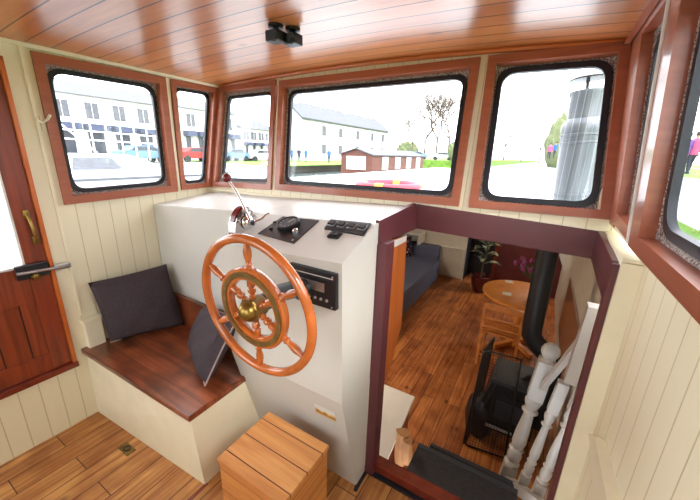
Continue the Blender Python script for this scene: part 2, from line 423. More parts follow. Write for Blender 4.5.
def pillow(name, corners, thick, mat, parent=None, n=14, **kw):
    """corners bl,br,tr,tl"""
    c = [V(p) for p in corners]; nn = (c[1]-c[0]).cross(c[3]-c[0]).normalized(); bm = B(); g = {}
    def pt(i, j, s):
        a, b = i/n, j/n
        # pinch the sides inwards between the corners
        e = lambda t: 4*t*(1-t)
        aa = a+(.5-a)*.035*e(b); bb = b+(.5-b)*.035*e(a)
        p = (c[0]*(1-aa)+c[1]*aa)*(1-bb)+(c[3]*(1-aa)+c[2]*aa)*bb
        h = (e(a)*e(b))**.38
        wr = (.006*math.sin(a*9+b*5)+.004*math.sin(a*17-b*13))*h
        return p+nn*s*(h*thick/2+wr+.004)
    for s in (1, -1):
        for i in range(n+1):
            for j in range(n+1):
                if s == -1 and (i in (0, n) or j in (0, n)): g[i, j, s] = g[i, j, 1]
                else:
                    g[i, j, s] = bm.verts.new(pt(i, j, s) if not (i in (0, n) or j in (0, n)) else pt(i, j, 0))
        for i in range(n):
            for j in range(n):
                bm.faces.new([g[i, j, s], g[i+1, j, s], g[i+1, j+1, s], g[i, j+1, s]])
    edge = [pt(i, 0, 0) for i in range(n)]+[pt(n, j, 0) for j in range(n)]+[pt(i, n, 0) for i in range(n, 0, -1)]+[pt(0, j, 0) for j in range(n, 0, -1)]
    o = obj(name, bm, mat, parent, smooth=True, **kw)
    return o, edge

# ---------------------------------------------------------------- wheelhouse shell
XL = -2.17
Kr = .19
yr = lambda z: 1.594+Kr*(z-1.325)             # raked face of the upper front wall
Kx = .085
xr = lambda z: .24-Kx*(z-1.38)                # leaning face of the upper right wall
# floor
bm = B(); box(bm, -2.24, .34, -1.1, 1.2, -.04, 0); box(bm, -2.24, -.90, 1.2, 1.64, -.04, 0)
obj('floor', bm, 'floor', kind='structure', cat='floor')
# ceiling, cambered
bm = B(); nx = 24
zc = lambda x: 2.036+.04*(1-((x+.97)/1.25)**2)
rows = []
for i in range(nx+1):
    x = -2.24+2.52*i/nx
    rows.append([bm.verts.new((x, -1.1, zc(x))), bm.verts.new((x, 1.80, zc(x))), bm.verts.new((x, 1.80, zc(x)+.04)), bm.verts.new((x, -1.1, zc(x)+.04))])
for a, b in zip(rows, rows[1:]):
    for j in range(4): bm.faces.new((a[j], b[j], b[(j+1) % 4], a[(j+1) % 4]))
bm.faces.new(rows[0]); bm.faces.new(rows[-1][::-1])
obj('ceiling', bm, 'ceil', kind='structure', cat='ceiling', smooth=True)
# left wall with a door and two windows
def mapL(y, z, w):
    if z > 1.325: y = y+Kr*(z-1.325)*min(1, max(0, (y-1.345)/(1.594-1.345)))
    return V((XL-w, y, z))
wallgrid('wall_left', mapL, -1.1, 1.594, -.02, 2.05, [(-.3, .575, .39, 1.955), (.715, 1.300, 1.32, 1.99), (1.375, 1.575, 1.345, 1.995)], 'cream_y', .06, usplit=(1.345,))
# front wall, lower part and raked upper part
bm = B(); box(bm, XL-.06, -.90, 1.594, 1.65, -.02, 1.325); box(bm, -.90, -.585, 1.594, 1.65, 1.26, 1.325)
for x0, x1, z0 in ((-.585, .30, 1.30),): box(bm, x0, x1, 1.60, 1.65, z0, 1.372)
obj('wall_front', bm, 'cream_x', kind='structure', cat='wall')
def mapF(x, z, w): return V((x, yr(z)+w, z))
wallgrid('wall_front_upper', mapF, XL-.06, .27, 1.325, 2.10, [(-2.13, -1.585, 1.36, 2.005), (-1.53, -.37, 1.385, 2.005), (-.285, .19, 1.40, 2.005)], 'cream_x', .05)
# right wall
def mapR(y, z, w):
    if y > 1.45 and z > 1.325: y = y+Kr*(z-1.325)*(y-1.45)/.15
    return V((xr(z)+w, y, z))
wallgrid('wall_right_upper', mapR, -1.1, 1.61, 1.36, 2.10, [(.19, 1.105, 1.39, 1.985), (1.225, 1.50, 1.40, 2.025)], 'cream_y', .05)
bm = B(); box(bm, .28, .34, -1.1, 1.25, -.02, 1.37)
obj('wall_right', bm, 'cream_y', kind='structure', cat='wall')
# rear bulkhead behind the camera, unseen; aft openings sized to set how much daylight enters
bm = B()
box(bm, XL-.06, .34, -1.16, -1.1, -.02, .95); box(bm, XL-.06, .34, -1.16, -1.1, 1.98, 2.08)
for x0, x1 in ((XL-.06, XL+.10), (-1.3, -.60), (.1, .34)): box(bm, x0, x1, -1.16, -1.1, .95, 1.98)
obj('wall_rear', bm, 'cream_x', kind='structure', cat='wall')

# windows -----------------------------------------------------------
pl = lambda *a: P(*a, 'x', XL)
window(1, [V((XL, .69, 2.012)), V((XL, 1.325, 2.020)), V((XL, 1.318, 1.315)), V((XL, .69, 1.294))], (1, 0, 0), fw=.042, foamw=.008, label='large timber framed window on the left wall beside the door')
window(2, [V((XL, 1.358, 2.018)), V((XL, 1.712, 2.024)), V((XL, 1.588, 1.328)), V((XL, 1.345, 1.322))], (1, 0, 0), fw=.032, foamw=.006, gw=.017, rr=.05, label='narrow timber framed window on the left wall next to the front corner')
nF = V((0, -1, Kr)).normalized()
fr = lambda x, z: V((x, yr(z), z))
window(3, [fr(-2.150, 2.027), fr(-1.605, 2.036), fr(-1.555, 1.352), fr(-2.150, 1.330)], nF, fw=.034, foamw=.02, gw=.018, rr=.04, label='small front window in the port corner beside the throttle')
window(4, [fr(-1.570, 2.026), fr(-.357, 2.034), fr(-.344, 1.370), fr(-1.520, 1.355)], nF, fw=.038, foamw=.012, gw=.022, rr=.06, label='widest front window above the console')
window(5, [fr(-.323, 2.035), fr(.181, 2.032), fr(.236, 1.380), fr(-.298, 1.371)], nF, fw=.036, foamw=.006, gw=.024, rr=.07, label='front window above the companionway opening')
nR = V((-1, 0, -Kx)).normalized()
rp = lambda y, z: V((xr(z), y, z))
window(6, [rp(1.56, 2.04), rp(1.200, 2.04), rp(1.21, 1.375), rp(1.50, 1.385)], nR, fw=.04, foamw=.02, gw=.022, rr=.06, fthick=.008, label='narrow right side window next to the front corner')
window(7, [rp(1.130, 2.00), rp(.16, 2.03), rp(.16, 1.375), rp(1.140, 1.368)], nR, fw=.045, foamw=.014, gw=.024, rr=.09, fthick=.010, label='large right side window nearest the camera')
def post(y0a, y1a, y0b, y1b, th, nm):
    bm = B(); o_ = V((-th, 0, 0)); hexa(bm, [rp(y0a, 1.368)+o_, rp(y1a, 1.368)+o_, rp(y1a, 1.368), rp(y0a, 1.368), rp(y0b, 2.03)+o_, rp(y1b, 2.03)+o_, rp(y1b, 2.03), rp(y0b, 2.03)]); obj(nm, bm, 'frame', kind='structure', cat='trim')
post(1.135, 1.195, 1.125, 1.190, .010, 'trim_right_post'); post(1.505, 1.60, 1.565, 1.725, .006, 'trim_right_corner')
# mouldings
bm = B()
bx = []
for i in range(13):
    x = -2.17+2.38*i/12; bx.append((x, yr(2.06)-.006, zc(x)-.006))
tube(bm, bx, .013, 8); obj('trim_front_ceiling', bm, 'orangewood', kind='structure', cat='trim', smooth=True)
bm = B(); box(bm, XL, XL+.018, -1.1, 1.72, 2.024, 2.046, .004); obj('trim_left_ceiling', bm, 'cream', kind='structure', cat='trim')
bm = B(); box(bm, XL, XL+.008, .650, .664, .66, 2.03, .003); box(bm, XL, XL+.008, 1.328, 1.343, 1.325, 2.02); obj('trim_left_batten', bm, 'cream', kind='structure', cat='trim')
bm = B(); prism(bm, [rp(1.70, 2.045), rp(-1.1, 2.045), rp(-1.1, 2.02)+V((-.012, 0, 0)), rp(1.70, 2.02)+V((-.012, 0, 0))], (-.02, 0, 0)); obj('trim_right_ceiling', bm, 'frame', kind='structure', cat='trim')
bm = B()
tube(bm, [rp(1.200, 1.375)+V((-.010, 0, 0)), rp(1.195, 2.0)+V((-.010, 0, 0))], .006, 8)
obj('trim_right_mullion', bm, 'white', kind='structure', cat='trim', smooth=True)
bm = B(); box(bm, XL, -.585, 1.578, 1.596, 1.305, 1.320, .003); obj('trim_front_sill', bm, 'cream', kind='structure', cat='trim')

# door --------------------------------------------------------------
d = thing('door_1', 'mahogany cabin door with glazed top and boarded lower panel', 'door', (XL, .14, .386), kind='structure')
bm = B()
box(bm, XL-.045, XL-.005, .487, .572, .40, 1.95, .004); box(bm, XL-.045, XL-.005, -.29, -.20, .40, 1.95, .004)
for z0, z1 in ((.40, .50), (.81, 1.0), (1.86, 1.95)): box(bm, XL-.043, XL-.007, -.20, .487, z0, z1, .003)
obj('door_frame', bm, 'door', d)
bm = B(); box(bm, XL-.036, XL-.018, -.21, .495, .49, .82); obj('door_panel', bm, 'doorpanel', d)
bm = B(); box(bm, XL-.030, XL-.026, -.21, .495, .99, 1.87); obj('door_pane', bm, 'glass', d)
bm = B(); prism(bm, [(XL-.005, .487, 1.0), (XL-.005, .478, 1.0), (XL-.028, .478, 1.0), (XL-.028, .487, 1.0)], (0, 0, .86)); box(bm, XL-.028, XL-.008, -.2, .487, 1.0, 1.01); obj('glazing_bead', bm, 'white', d)
bm = B(); tube(bm, [(XL+.004, .535, 1.268), (XL+.018, .537, 1.245), (XL+.034, .54, 1.20), (XL+.018, .545, 1.15), (XL+.004, .547, 1.126)], [.006, .006, .008, .006, .006], 10)
box(bm, XL-.005, XL+.004, .522, .548, 1.245, 1.285, .006); box(bm, XL-.005, XL+.004, .534, .56, 1.11, 1.15, .006)
obj('door_handle', bm, 'brass', d, smooth=True, label='brass pull handle')
bm = B(); box(bm, XL, XL+.022, .44, .565, .945, 1.02, .006); lk = obj('rim_lock', bm, 'black', d, label='black rim lock')
bm = B(); tube(bm, [(XL+.028, .44, .985), (XL+.028, .60, .975)], .008, 10); box(bm, XL+.004, XL+.032, .585, .655, .962, .99, .003); obj('lock_bolt', bm, 'steel', lk, smooth=True)
bm = B(); lathe(bm, [(0, 0), (.016, 0), (.018, .01), (.012, .022), (0, .026)], (XL+.02, .505, .955), (1, 0, 0), 16); obj('lock_knob', bm, 'brass', lk, smooth=True)
bm = B(); box(bm, XL-.05, XL+.012, .572, .590, .386, 1.965, .003); box(bm, XL-.05, XL+.012, -.31, .59, 1.95, 1.967, .003); obj('trim_door_jamb', bm, 'orangewood', kind='structure', cat='trim')
bm = B(); box(bm, XL-.05, XL+.02, -.31, .592, .368, .398, .003); obj('trim_door_sill', bm, 'redwood', kind='structure', cat='trim')
# hook
hk = B(); box(hk, XL, XL+.01, .668, .682, 1.66, 1.73, .003); tube(hk, [(XL+.008, .675, 1.70), (XL+.035, .69, 1.715), (XL+.045, .70, 1.735)], .006, 8); tube(hk, [(XL+.008, .675, 1.70), (XL+.03, .65, 1.705), (XL+.04, .645, 1.72)], .006, 8)
obj('wall_hook', hk, 'cream', smooth=True, loc=(XL, .675, 1.66), label='small cream painted coat hook on the wall between door and window', cat='hook')
# floor ring
c = P(127, 449, 'z', 0)
fr_ = thing('floor_ring', 'small brass lifting ring let into the plank floor', 'floor ring', (c.x, c.y, 0))
bm = B(); box(bm, c.x-.05, c.x+.05, c.y-.024, c.y+.024, 0, .003, .0012); obj('ring_plate', bm, 'brassdark', fr_)
bm = B(); tube(bm, [(c.x+.018*math.cos(a), c.y+.014*math.sin(a), .005) for a in [k*math.pi/8 for k in range(16)]], .003, 6, closed=True); obj('ring', bm, 'black', fr_, smooth=True)
bm = B(); box(bm, -1.205, -1.19, .30, .70, 0, .003); obj('trim_floor_hatch_edge', bm, 'redwood', kind='structure', cat='trim')

# spotlights
def spot(px, py, lab):
    p = P(px, py, 'z', 2.03); z = zc(p.x)
    t = thing('ceiling_spotlight', lab, 'spotlight', (p.x, p.y, z), 'ceiling spotlights')
    bm = B(); lathe(bm, [(.03, 0), (.03, -.012), (.012, -.014), (.012, -.03)], (p.x, p.y, z), n=20); obj('mount', bm, 'black', t, smooth=True)
    bm = B(); box(bm, p.x-.032, p.x+.03, p.y-.028, p.y+.028, z-.062, z-.022, .006); obj('lamp_head', bm, 'black', t)
    bm = B(); lathe(bm, [(.0, 0), (.02, 0), (.02, .004), (0, .004)], (p.x+.012, p.y-.026, z-.044), (.3, -1, -.4), 16); obj('lens', bm, 'rubber', t)
spot(276, 38, 'left one of the pair of small black spotlights on the boarded ceiling')
spot(293, 41, 'right one of the pair of small black spotlights on the boarded ceiling')

# ---------------------------------------------------------------- bench
b = thing('storage_bench', 'cream boxed corner bench with a dark stained wooden seat', 'bench', (-1.68, .9, 0))
bm = B()
hexa(bm, [(XL, .632, 0), (-1.20, .69, 0), (-1.20, 1.10, 0), (XL, 1.14, 0), (XL, .640, .425), (-1.205, .665, .425), (-1.205, 1.10, .425), (XL, 1.14, .425)])
obj('bench_body', bm, 'cream', b)
bm = B()
hexa(bm, [(XL, .622, .425), (-1.185, .648, .425), (-1.190, 1.14, .425), (XL, 1.14, .425), (XL, .618, .46), (-1.18, .644, .46), (-1.190, 1.14, .46), (XL, 1.14, .46)])
bmesh.ops.bevel(bm, geom=bm.edges[:], offset=.004, segments=2, affect='EDGES'); obj('seat', bm, 'seat', b)
bm = B(); box(bm, XL+.02, -1.215, 1.112, 1.14, .46, .665, .004); obj('back_board', bm, 'seat', b)
bm = B(); tube(bm, [(-1.30, .655, .42), (-1.9, .640, .42)], .004, 6); obj('lid_gap', bm, 'black', b)
# small boxed conduit at the wall
cd = B(); box(cd, XL, XL+.045, .648, .735, .46, .625, .004); box(cd, XL, XL+.055, .640, .742, .622, .64, .005)
obj('boxed_conduit', cd, 'cream', loc=(XL, .69, .46), label='little capped cream box on the left wall at the end of the bench', cat='box')
# cushions
def add_piping(edge, par, r=.004):
    bm = B(); tube(bm, edge, r, 6, closed=True); obj('piping', bm, 'piping', par, smooth=True)
c1 = [V((-2.065, .730, .482)), V((-1.895, 1.095, .482)), V((-2.035, 1.105, .875)), V((-2.125, .705, .855))]
o, e = pillow('cushion', c1, .15, 'cush', label='charcoal cushion leaning in the corner against the boarded left wall', cat='cushion', group='bench cushions', loc=(-2.0, .92, .47))
bm = B(); tube(bm, e[0:3], .005, 6); obj('piping', bm, 'piping', o, smooth=True)
c2 = [P(192, 344, 'y', 1.03), V((-1.262, .79, .492)), P(238, 318, 'y', .90), P(205, 306, 'y', 1.09)]
o, e = pillow('cushion', c2, .13, 'cush', label='charcoal cushion standing behind the steering wheel against the console side', cat='cushion', group='bench cushions', loc=(-1.3, .95, .47))
bm = B(); tube(bm, e[13:29], .0045, 6); obj('piping', bm, 'piping', o, smooth=True)

# ---------------------------------------------------------------- console
cs = thing('console', 'grey painted helm console with a sloping dashboard', 'console', (-.9, 1.2, 0))
zt = lambda x: 1.31+.03*(x+.9)      # height along the dashboard back edge
ztb = lambda x: 1.345 if x > -1.2 else 1.255+.04*(x+2.17)
bm = B()
# side profile polygon at two x positions
def prof(x, zf, zk, yk, zb, zw):
    return [V((x, 1.590, 1.27)), V((x, 1.17, 1.24)), V((x, 1.17, 0)), V((x, 1.088, 0)), V((x, .925, .62)), V((x, .900, zf)), V((x, 1.15, zk)), V((x, 1.590, zw))]
Rr = prof(-.560, 1.233, 1.330, 0, 0, 1.352); Lr = prof(-1.215, 1.205, 1.300, 0, 0, 1.325)
vs = [[bm.verts.new(p) for p in Lr], [bm.verts.new(p) for p in Rr]]
for i in range(8):
    j = (i+1) % 8; bm.faces.new((vs[0][i], vs[0][j], vs[1][j], vs[1][i]))
bm.faces.new(vs[0]); bm.faces.new(vs[1][::-1])
bmesh.ops.bevel(bm, geom=[e for e in bm.edges if e.calc_face_angle(0) > .3], offset=.006, segments=2, affect='EDGES')
obj('console_body', bm, 'grey', cs)
bm = B()
hexa(bm, [(XL+.001, 1.146, .40), (-1.214, 1.146, .40), (-1.214, 1.59, .40), (XL+.001, 1.59, .40), (XL+.001, 1.146, 1.243), (-1.214, 1.150, 1.300), (-1.214, 1.59, 1.325), (XL+.001, 1.59, 1.29)])
bmesh.ops.bevel(bm, geom=bm.edges[:], offset=.005, segments=2, affect='EDGES')
obj('side_locker', bm, 'grey', loc=(-1.7, 1.3, .4), label='grey painted locker block behind the corner bench, left of the helm console', cat='locker')
# dashboard plane helper
dn = (V((-.56, 1.15, 1.330))-V((-.56, .9, 1.233))).cross(V((-1.215, .9, 1.205))-V((-.56, .9, 1.233))).normalized()
if dn.z < 0: dn = -dn
d0 = V((-.56, .9, 1.233))
def D(px, py, h=0):
    r = ray(px, py); t = (d0-CAM).dot(dn)/r.dot(dn); return CAM+r*t+dn*h
# instrument panel
pts = [D(283, 217), D(319, 221), D(294, 244), D(258, 234)]
t = thing('instrument_panel', 'black instrument panel with a round gauge set into the dashboard', 'instrument panel', D(289, 229))
bm = B(); prism(bm, pts, dn*.004); obj('panel_plate', bm, 'blackpanel', t)
g = D(289, 226)
bm = B(); lathe(bm, [(.050, 0), (.054, .008), (.053, .020), (.047, .023), (.045, .017), (0, .017)], g, dn, 32); gb = obj('gauge_bezel', bm, 'black', t, smooth=True)
bm = B(); lathe(bm, [(0, .0175), (.043, .0175), (.043, .0185), (0, .0185)], g, dn, 28); obj('gauge_face', bm, 'darkwin', gb)
bm = B()
u, w, _ = frame_of(dn)
for k in range(11):
    a = rad(30*k+15); q = g+dn*.0195+(u*math.cos(a)+w*math.sin(a))*.031; beam(bm, q, q+(u*math.cos(a)+w*math.sin(a))*.005, .0015, .001, dn)
beam(bm, g+dn*.020, g+dn*.020+u*.028+w*.014, .002, .001, dn)
obj('gauge_marks', bm, 'white', gb)
bm = B(); lathe(bm, [(.010, 0), (.013, .004), (.012, .016), (.008, .02), (0, .02)], D(296, 233), dn, 20); obj('key_switch', bm, 'chrome', t, smooth=True, label='chrome key switch')
for px, py in ((275, 223), (271, 229)):
    bm = B(); lathe(bm, [(.007, 0), (.009, .003), (.009, .007), (0, .010)], D(px, py), dn, 14); obj('warning_lamp', bm, 'black', t, smooth=True)
bm = B(); lathe(bm, [(.005, 0), (.005, .006), (0, .007)], D(293, 241), dn, 12); obj('push_button', bm, 'steel', t, smooth=True)
# switch panel
sw = [D(331, 220.5), D(371.5, 224.5), D(364, 236.5), D(324.5, 229.5)]
t = thing('switch_panel', 'black panel of four rocker switches at the right of the dashboard', 'switch panel', D(348, 228))
bm = B(); prism(bm, sw, dn*.007); obj('panel_plate', bm, 'black', t)
for k in range(4):
    f_ = (k+.5)/4; a = sw[0].lerp(sw[1], f_).lerp(sw[3].lerp(sw[2], f_), .5); ux = (sw[1]-sw[0]).normalized(); uy = dn.cross(ux)
    bm = B(); prism(bm, [a+ux*.017+uy*.016+dn*.007, a-ux*.017+uy*.016+dn*.007, a-ux*.017-uy*.016+dn*.007, a+ux*.017-uy*.016+dn*.007], dn*.004); s_ = obj('switch_surround', bm, 'steel', t)
    bm = B(); prism(bm, [a+ux*.013+uy*.013+dn*.011, a-ux*.013+uy*.013+dn*.014, a-ux*.013-uy*.013+dn*.014, a+ux*.013-uy*.013+dn*.011], dn*.006); obj('rocker', bm, 'black', s_)
a = D(335, 236.5); ux = (sw[1]-sw[0]).normalized(); uy = dn.cross(ux)
t = thing('rocker_switch', 'small single black switch just below the four switch panel', 'switch', a)
bm = B(); prism(bm, [a+ux*.026+uy*.020, a-ux*.026+uy*.020, a-ux*.026-uy*.020, a+ux*.026-uy*.020], dn*.013); bmesh.ops.bevel(bm, geom=bm.edges[:], offset=.003, segments=2, affect='EDGES'); obj('switch_body', bm, 'black', t)
for s in (-1, 1):
    bm = B(); q = a+ux*.010*s+dn*.013; prism(bm, [q+ux*.007+uy*.012, q-ux*.007+uy*.012, q-ux*.007-uy*.012, q+ux*.007-uy*.012], dn*.004); obj('rocker', bm, 'rubber', t)
# radio on the front face
fy = lambda z: .900+(.925-.900)*(1.22-z)/(1.22-.62)
t = thing('car_radio', 'black radio unit with a small display in the console front', 'radio', (-.68, .9, 1.12))
RX0, RX1, RZ0, RZ1 = -.790, -.575, 1.052, 1.195
bm = B(); box(bm, RX0, RX1, .886, .915, RZ0, RZ1, .005); obj('radio_body', bm, 'black', t)
bm = B(); box(bm, RX0+.06, RX1-.048, .883, .887, RZ0+.062, RZ0+.098); obj('display', bm, plain and 'steel', t, label='pale display')
bm = B(); box(bm, RX0+.010, RX1-.010, .8835, .8865, RZ0+.012, RZ1-.030, .001); obj('faceplate', bm, 'blackpanel', t)
bm = B(); box(bm, RX0+.012, RX1-.012, .8845, .8865, RZ1-.024, RZ1-.021); obj('slot', bm, 'grey', t)
for k in range(5):
    bm = B(); xx = RX0+.075+k*.026; lathe(bm, [(0, .0), (.006, .0), (.005, .005), (0, .006)], (xx, .884, RZ0+.034), (0, -1, 0), 12); obj('button', bm, 'steel', t, smooth=True)
for dx, dz in ((.012, .128), (.200, .128), (.20, .012)):
    bm = B(); lathe(bm, [(0, 0), (.004, 0), (.003, .003), (0, .004)], (RX0+dx, .886, RZ0+dz), (0, -1, 0), 10); obj('screw', bm, 'steel', t)
bm = B(); lathe(bm, [(.013, 0), (.012, .012), (0, .013)], (RX0+.032, .884, RZ0+.078), (0, -1, 0), 18); obj('volume_knob', bm, 'black', t, smooth=True)
# sticker
bm = B(); yk = lambda z: 1.088+(.925-1.088)*(z/.62)
bm2 = [V((-.715, yk(.543)-.001, .538)), V((-.607, yk(.548)-.001, .543)), V((-.607, yk(.487)-.001, .484)), V((-.715, yk(.487)-.001, .482))]
prism(bm, bm2, (0, -.0015, 0)); obj('sticker', bm, 'sticker', loc=(-.66, yk(.5), .51), label='small faded picture sticker low on the console front', cat='sticker')

# throttle ----------------------------------------------------------
tb = D(229, 240); tp = tb+V((0, .03, 0))
t = thing('throttle_control', 'chrome single lever engine control with a dark red ball knob', 'throttle', tp)
hx = 0.045
bm = B()
cx, cyy, cz = tp.x, tp.y+.055, tp.z
arc = [V((cx, cyy-.066*math.cos(a)*1.0, cz+.030+.105*math.sin(a))) for a in [math.pi*k/14 for k in range(15)]]
poly = [V((cx, cyy-.066, cz-.02))]+arc+[V((cx, cyy+.066, cz+.0))]
prism(bm, [p+V((-.022, 0, 0)) for p in poly], (.044, 0, 0))
bmesh.ops.bevel(bm, geom=[e for e in bm.edges if e.calc_face_angle(0) > 1], offset=.006, segments=3, affect='EDGES')
obj('control_body', bm, 'chrome', t, smooth=True)
bm = B()
arc2 = [V((cx-.014, cyy-.071*math.cos(a), cz+.030+.111*math.sin(a))) for a in [math.pi*(.14+.5*k/10) for k in range(11)]]
inn = [V((cx-.014, cyy-.059*math.cos(a), cz+.030+.098*math.sin(a))) for a in [math.pi*(.14+.5*k/10) for k in range(11)]]
for i in range(10): hexa(bm, [inn[i], inn[i+1], inn[i+1]+V((.028, 0, 0)), inn[i]+V((.028, 0, 0)), arc2[i], arc2[i+1], arc2[i+1]+V((.028, 0, 0)), arc2[i]+V((.028, 0, 0))])
obj('quadrant_band', bm, 'darkred', t, label='dark red band')
hb = V((cx+.026, cyy, cz+.070))
bm = B(); lathe(bm, [(.030, 0), (.032, .006), (.026, .016), (.018, .020), (.018, .034), (.012, .036), (0, .036)], hb, (1, 0, 0), 24); hbo = obj('pivot_boss', bm, 'chrome', t, smooth=True)
bm = B(); lathe(bm, [(.010, .036), (.010, .040), (0, .041)], hb, (1, 0, 0), 16); obj('boss_cap', bm, 'black', hbo)
bm = B()
for k in range(5):
    a = rad(-60+40*k); q = hb+V((.006, math.cos(a)*.02, math.sin(a)*.02)); beam(bm, q, hb+V((.004, math.cos(a)*.058, math.sin(a)*.058)), .006, .006, (1, 0, 0))
obj('spoke_ribs', bm, 'steel', t)
kn = P(227, 178, 'y', cyy-.01)
bm = B(); s0 = hb+V((.026, 0, 0)); tube(bm, [s0, s0.lerp(kn, .35)+V((0.008, .0, .0)), s0.lerp(kn, .7)+V((.008, 0, 0.006)), kn], [.009, .008, .006, .005], 10); obj('lever', bm, 'chrome', t, smooth=True)
bm = B(); lathe(bm, [(0, -.021)]+[(.021*math.cos(a), .021*math.sin(a)) for a in [rad(-75+15*k) for k in range(11)]]+[(0, .021)], kn, (0, 0, 1), 20); obj('ball_knob', bm, 'darkred', t, smooth=True)
bm = B(); tube(bm, [hb+V((.03, .0, 0)), hb+V((.045, .045, .012)), hb+V((.05, .07, .03)), hb+V((.05, .09, .035))], [.006, .005, .004, .004], 8); obj('small_lever', bm, 'chrome', t, smooth=True)

# steering wheel -----------------------------------------------------
wc = V((-.718, .64, 1.128)); tl = rad(-4); wn = V((0, -math.cos(tl), math.sin(tl))).normalized()
wu = V((1, 0, 0)); wv = wn.cross(wu)*1.0
if wv.z < 0: wv = -wv
Rw = .226
t = thing('steering_wheel', 'varnished wooden six spoke ship wheel with a brass hub', 'steering wheel', wc)
cp = lambda r, a, h=0: wc+(wu*math.cos(a)+wv*math.sin(a))*r+wn*h
bm = B(); tube(bm, [cp(Rw, 2*math.pi*k/72) for k in range(72)], .0145, 14, closed=True); obj('rim', bm, 'wheel', t, smooth=True)
bm = B(); ring = [(.100, -.012), (.134, -.012), (.138, -.006), (.138, .010), (.134, .014), (.100, .014), (.097, .010), (.097, -.008)]
loops = [[bm.verts.new(cp(r, 2*math.pi*k/64, h)) for r, h in ring] for k in range(64)]
for k in range(64):
    A, Bq = loops[k], loops[(k+1) % 64]
    for j in range(8): bm.faces.new((A[j], A[(j+1) % 8], Bq[(j+1) % 8], Bq[j]))
obj('inner_ring', bm, 'wheel', t, smooth=True)
bm = B(); ring = [(.109, .0135), (.125, .0135), (.125, .018), (.109, .018)]
loops = [[bm.verts.new(cp(r, 2*math.pi*k/64, h)) for r, h in ring] for k in range(64)]
for k in range(64):
    A, Bq = loops[k], loops[(k+1) % 64]
    for j in range(4): bm.faces.new((A[j], A[(j+1) % 4], Bq[(j+1) % 4], Bq[j]))
obj('brass_ring', bm, 'brassdark', t, label='dull brass ring on the inner ring face')
for k in range(6):
    a = rad(90+60*k); dr = wu*math.cos(a)+wv*math.sin(a)
    bm = B()
    lathe(bm, [(.009, .030), (.011, .045), (.007, .050), (.012, .056), (.013, .066), (.008, .072), (.013, .078), (.0125, .100), (.012, .138), (.008, .142), (.013, .147), (.009, .153), (.0085, .157), (.012, .175), (.0125, .190), (.009, .205), (.008, .214)], wc, dr, 16)
    obj('spoke', bm, 'wheel', t, smooth=True)
bm = B(); lathe(bm, [(0, -.03), (.034, -.03), (.036, -.02), (.036, .014), (.030, .016), (0, .016)], wc, wn, 28); hub = obj('hub', bm, 'brassdark', t, smooth=True)
bm = B(); lathe(bm, [(.036, .013), (.038, .020), (.036, .024), (.032, .024), (.031, .032), (.025, .043), (.014, .050), (0, .052)], wc, wn, 28); obj('hub_dome', bm, 'brass', hub, smooth=True, label='polished brass dome')
bm = B(); tube(bm, [wc-wn*.03, wc-wn*.12, V((wc.x, .905, wc.z-.02))], [.030, .030, .034], 18); lathe(bm, [(.055, 0), (.055, .02), (.04, .03), (.035, .06)], (wc.x, .912, wc.z-.02), (0, -1, 0), 22); obj('shaft_housing', bm, 'black', t, smooth=True)

# wooden box -----------------------------------------------------------
t = thing('wooden_step_box', 'varnished pine slatted box standing on the floor below the wheel', 'box', (-.79, .76, 0))
bm = B(); box(bm, -.955, -.615, .62, .905, 0, .375, .003); obj('box_body', bm, 'pine_side', t)
bm = B(); box(bm, -.960, -.609, .614, .909, .377, .398, .004); obj('box_lid', bm, 'pine', t)

# ---------------------------------------------------------------- companionway trim
t = thing('companionway_frame', 'maroon painted timber surround of the opening down to the saloon', 'hatch frame', (-.56, 1.2, 0))
bm = B(); box(bm, -.562, -.514, 1.175, 1.245, 0, 1.250, .003); obj('post', bm, 'maroon', t)
bm = B(); hexa(bm, [(-.574, 1.175, 1.252), (-.540, 1.175, 1.252), (-.540, 1.59, 1.236), (-.574, 1.59, 1.236), (-.574, 1.175, 1.342), (-.556, 1.175, 1.342), (-.556, 1.59, 1.366), (-.574, 1.59, 1.366)]); obj('side_trim', bm, 'maroon', t)
bm = B(); prism(bm, [(-.562, 1.592, 1.363), (.222, 1.592, 1.333), (.222, 1.592, 1.217), (-.556, 1.592, 1.237)], (0, .03, 0)); obj('head_beam', bm, 'maroon', t)
ra, rb = P(622, 263, 'x', .226), P(598, 231, 'y', 1.594)
bm = B(); hexa(bm, [(.212, 1.23, 1.18), (.228, 1.23, 1.18), (.228, 1.60, 1.215), (.206, 1.60, 1.215), (.212, 1.23, 1.308), (.228, 1.23, 1.308), (.228, 1.60, 1.334), (.206, 1.60, 1.334)]); obj('side_trim', bm, 'maroon', t)
bm = B(); box(bm, .210, .228, 1.20, 1.232, 0, 1.305, .002); obj('post', bm, 'maroon', t)
bm = B(); box(bm, -.556, .212, 1.20, 1.262, 0, .06, .008); obj('threshold', bm, 'redwood', t, label='varnished red brown threshold')
# cream casing at the right of the opening
bm = B(); hexa(bm, [(.228, 1.19, 0), (.28, 1.19, 0), (.28, 1.25, 0), (.228, 1.25, 0), (.228, 1.19, 1.20), (.28, 1.19, 1.20), (.28, 1.25, 1.20), (.228, 1.25, 1.20)])
hexa(bm, [(.228, 1.19, 1.20), (.28, 1.19, 1.20), (.28, 1.60, 1.22), (.228, 1.60, 1.22), (.228, 1.19, 1.315), (.28, 1.19, 1.315), (.28, 1.60, 1.338), (.228, 1.60, 1.338)])
box(bm, .226, .282, 1.185, 1.60, 1.318, 1.330, .004); obj('trim_opening_right', bm, 'cream', kind='structure', cat='trim')
bm = B(); prism(bm, [P(600, 437, 'x', .28), P(606, 437, 'x', .28)+V((-.0, -.02, 0)), V((.28, .70, .84)), V((.28, .74, .72))], (-.03, 0, 0)); obj('trim_right_grabrail', bm, 'cream', kind='structure', cat='trim')
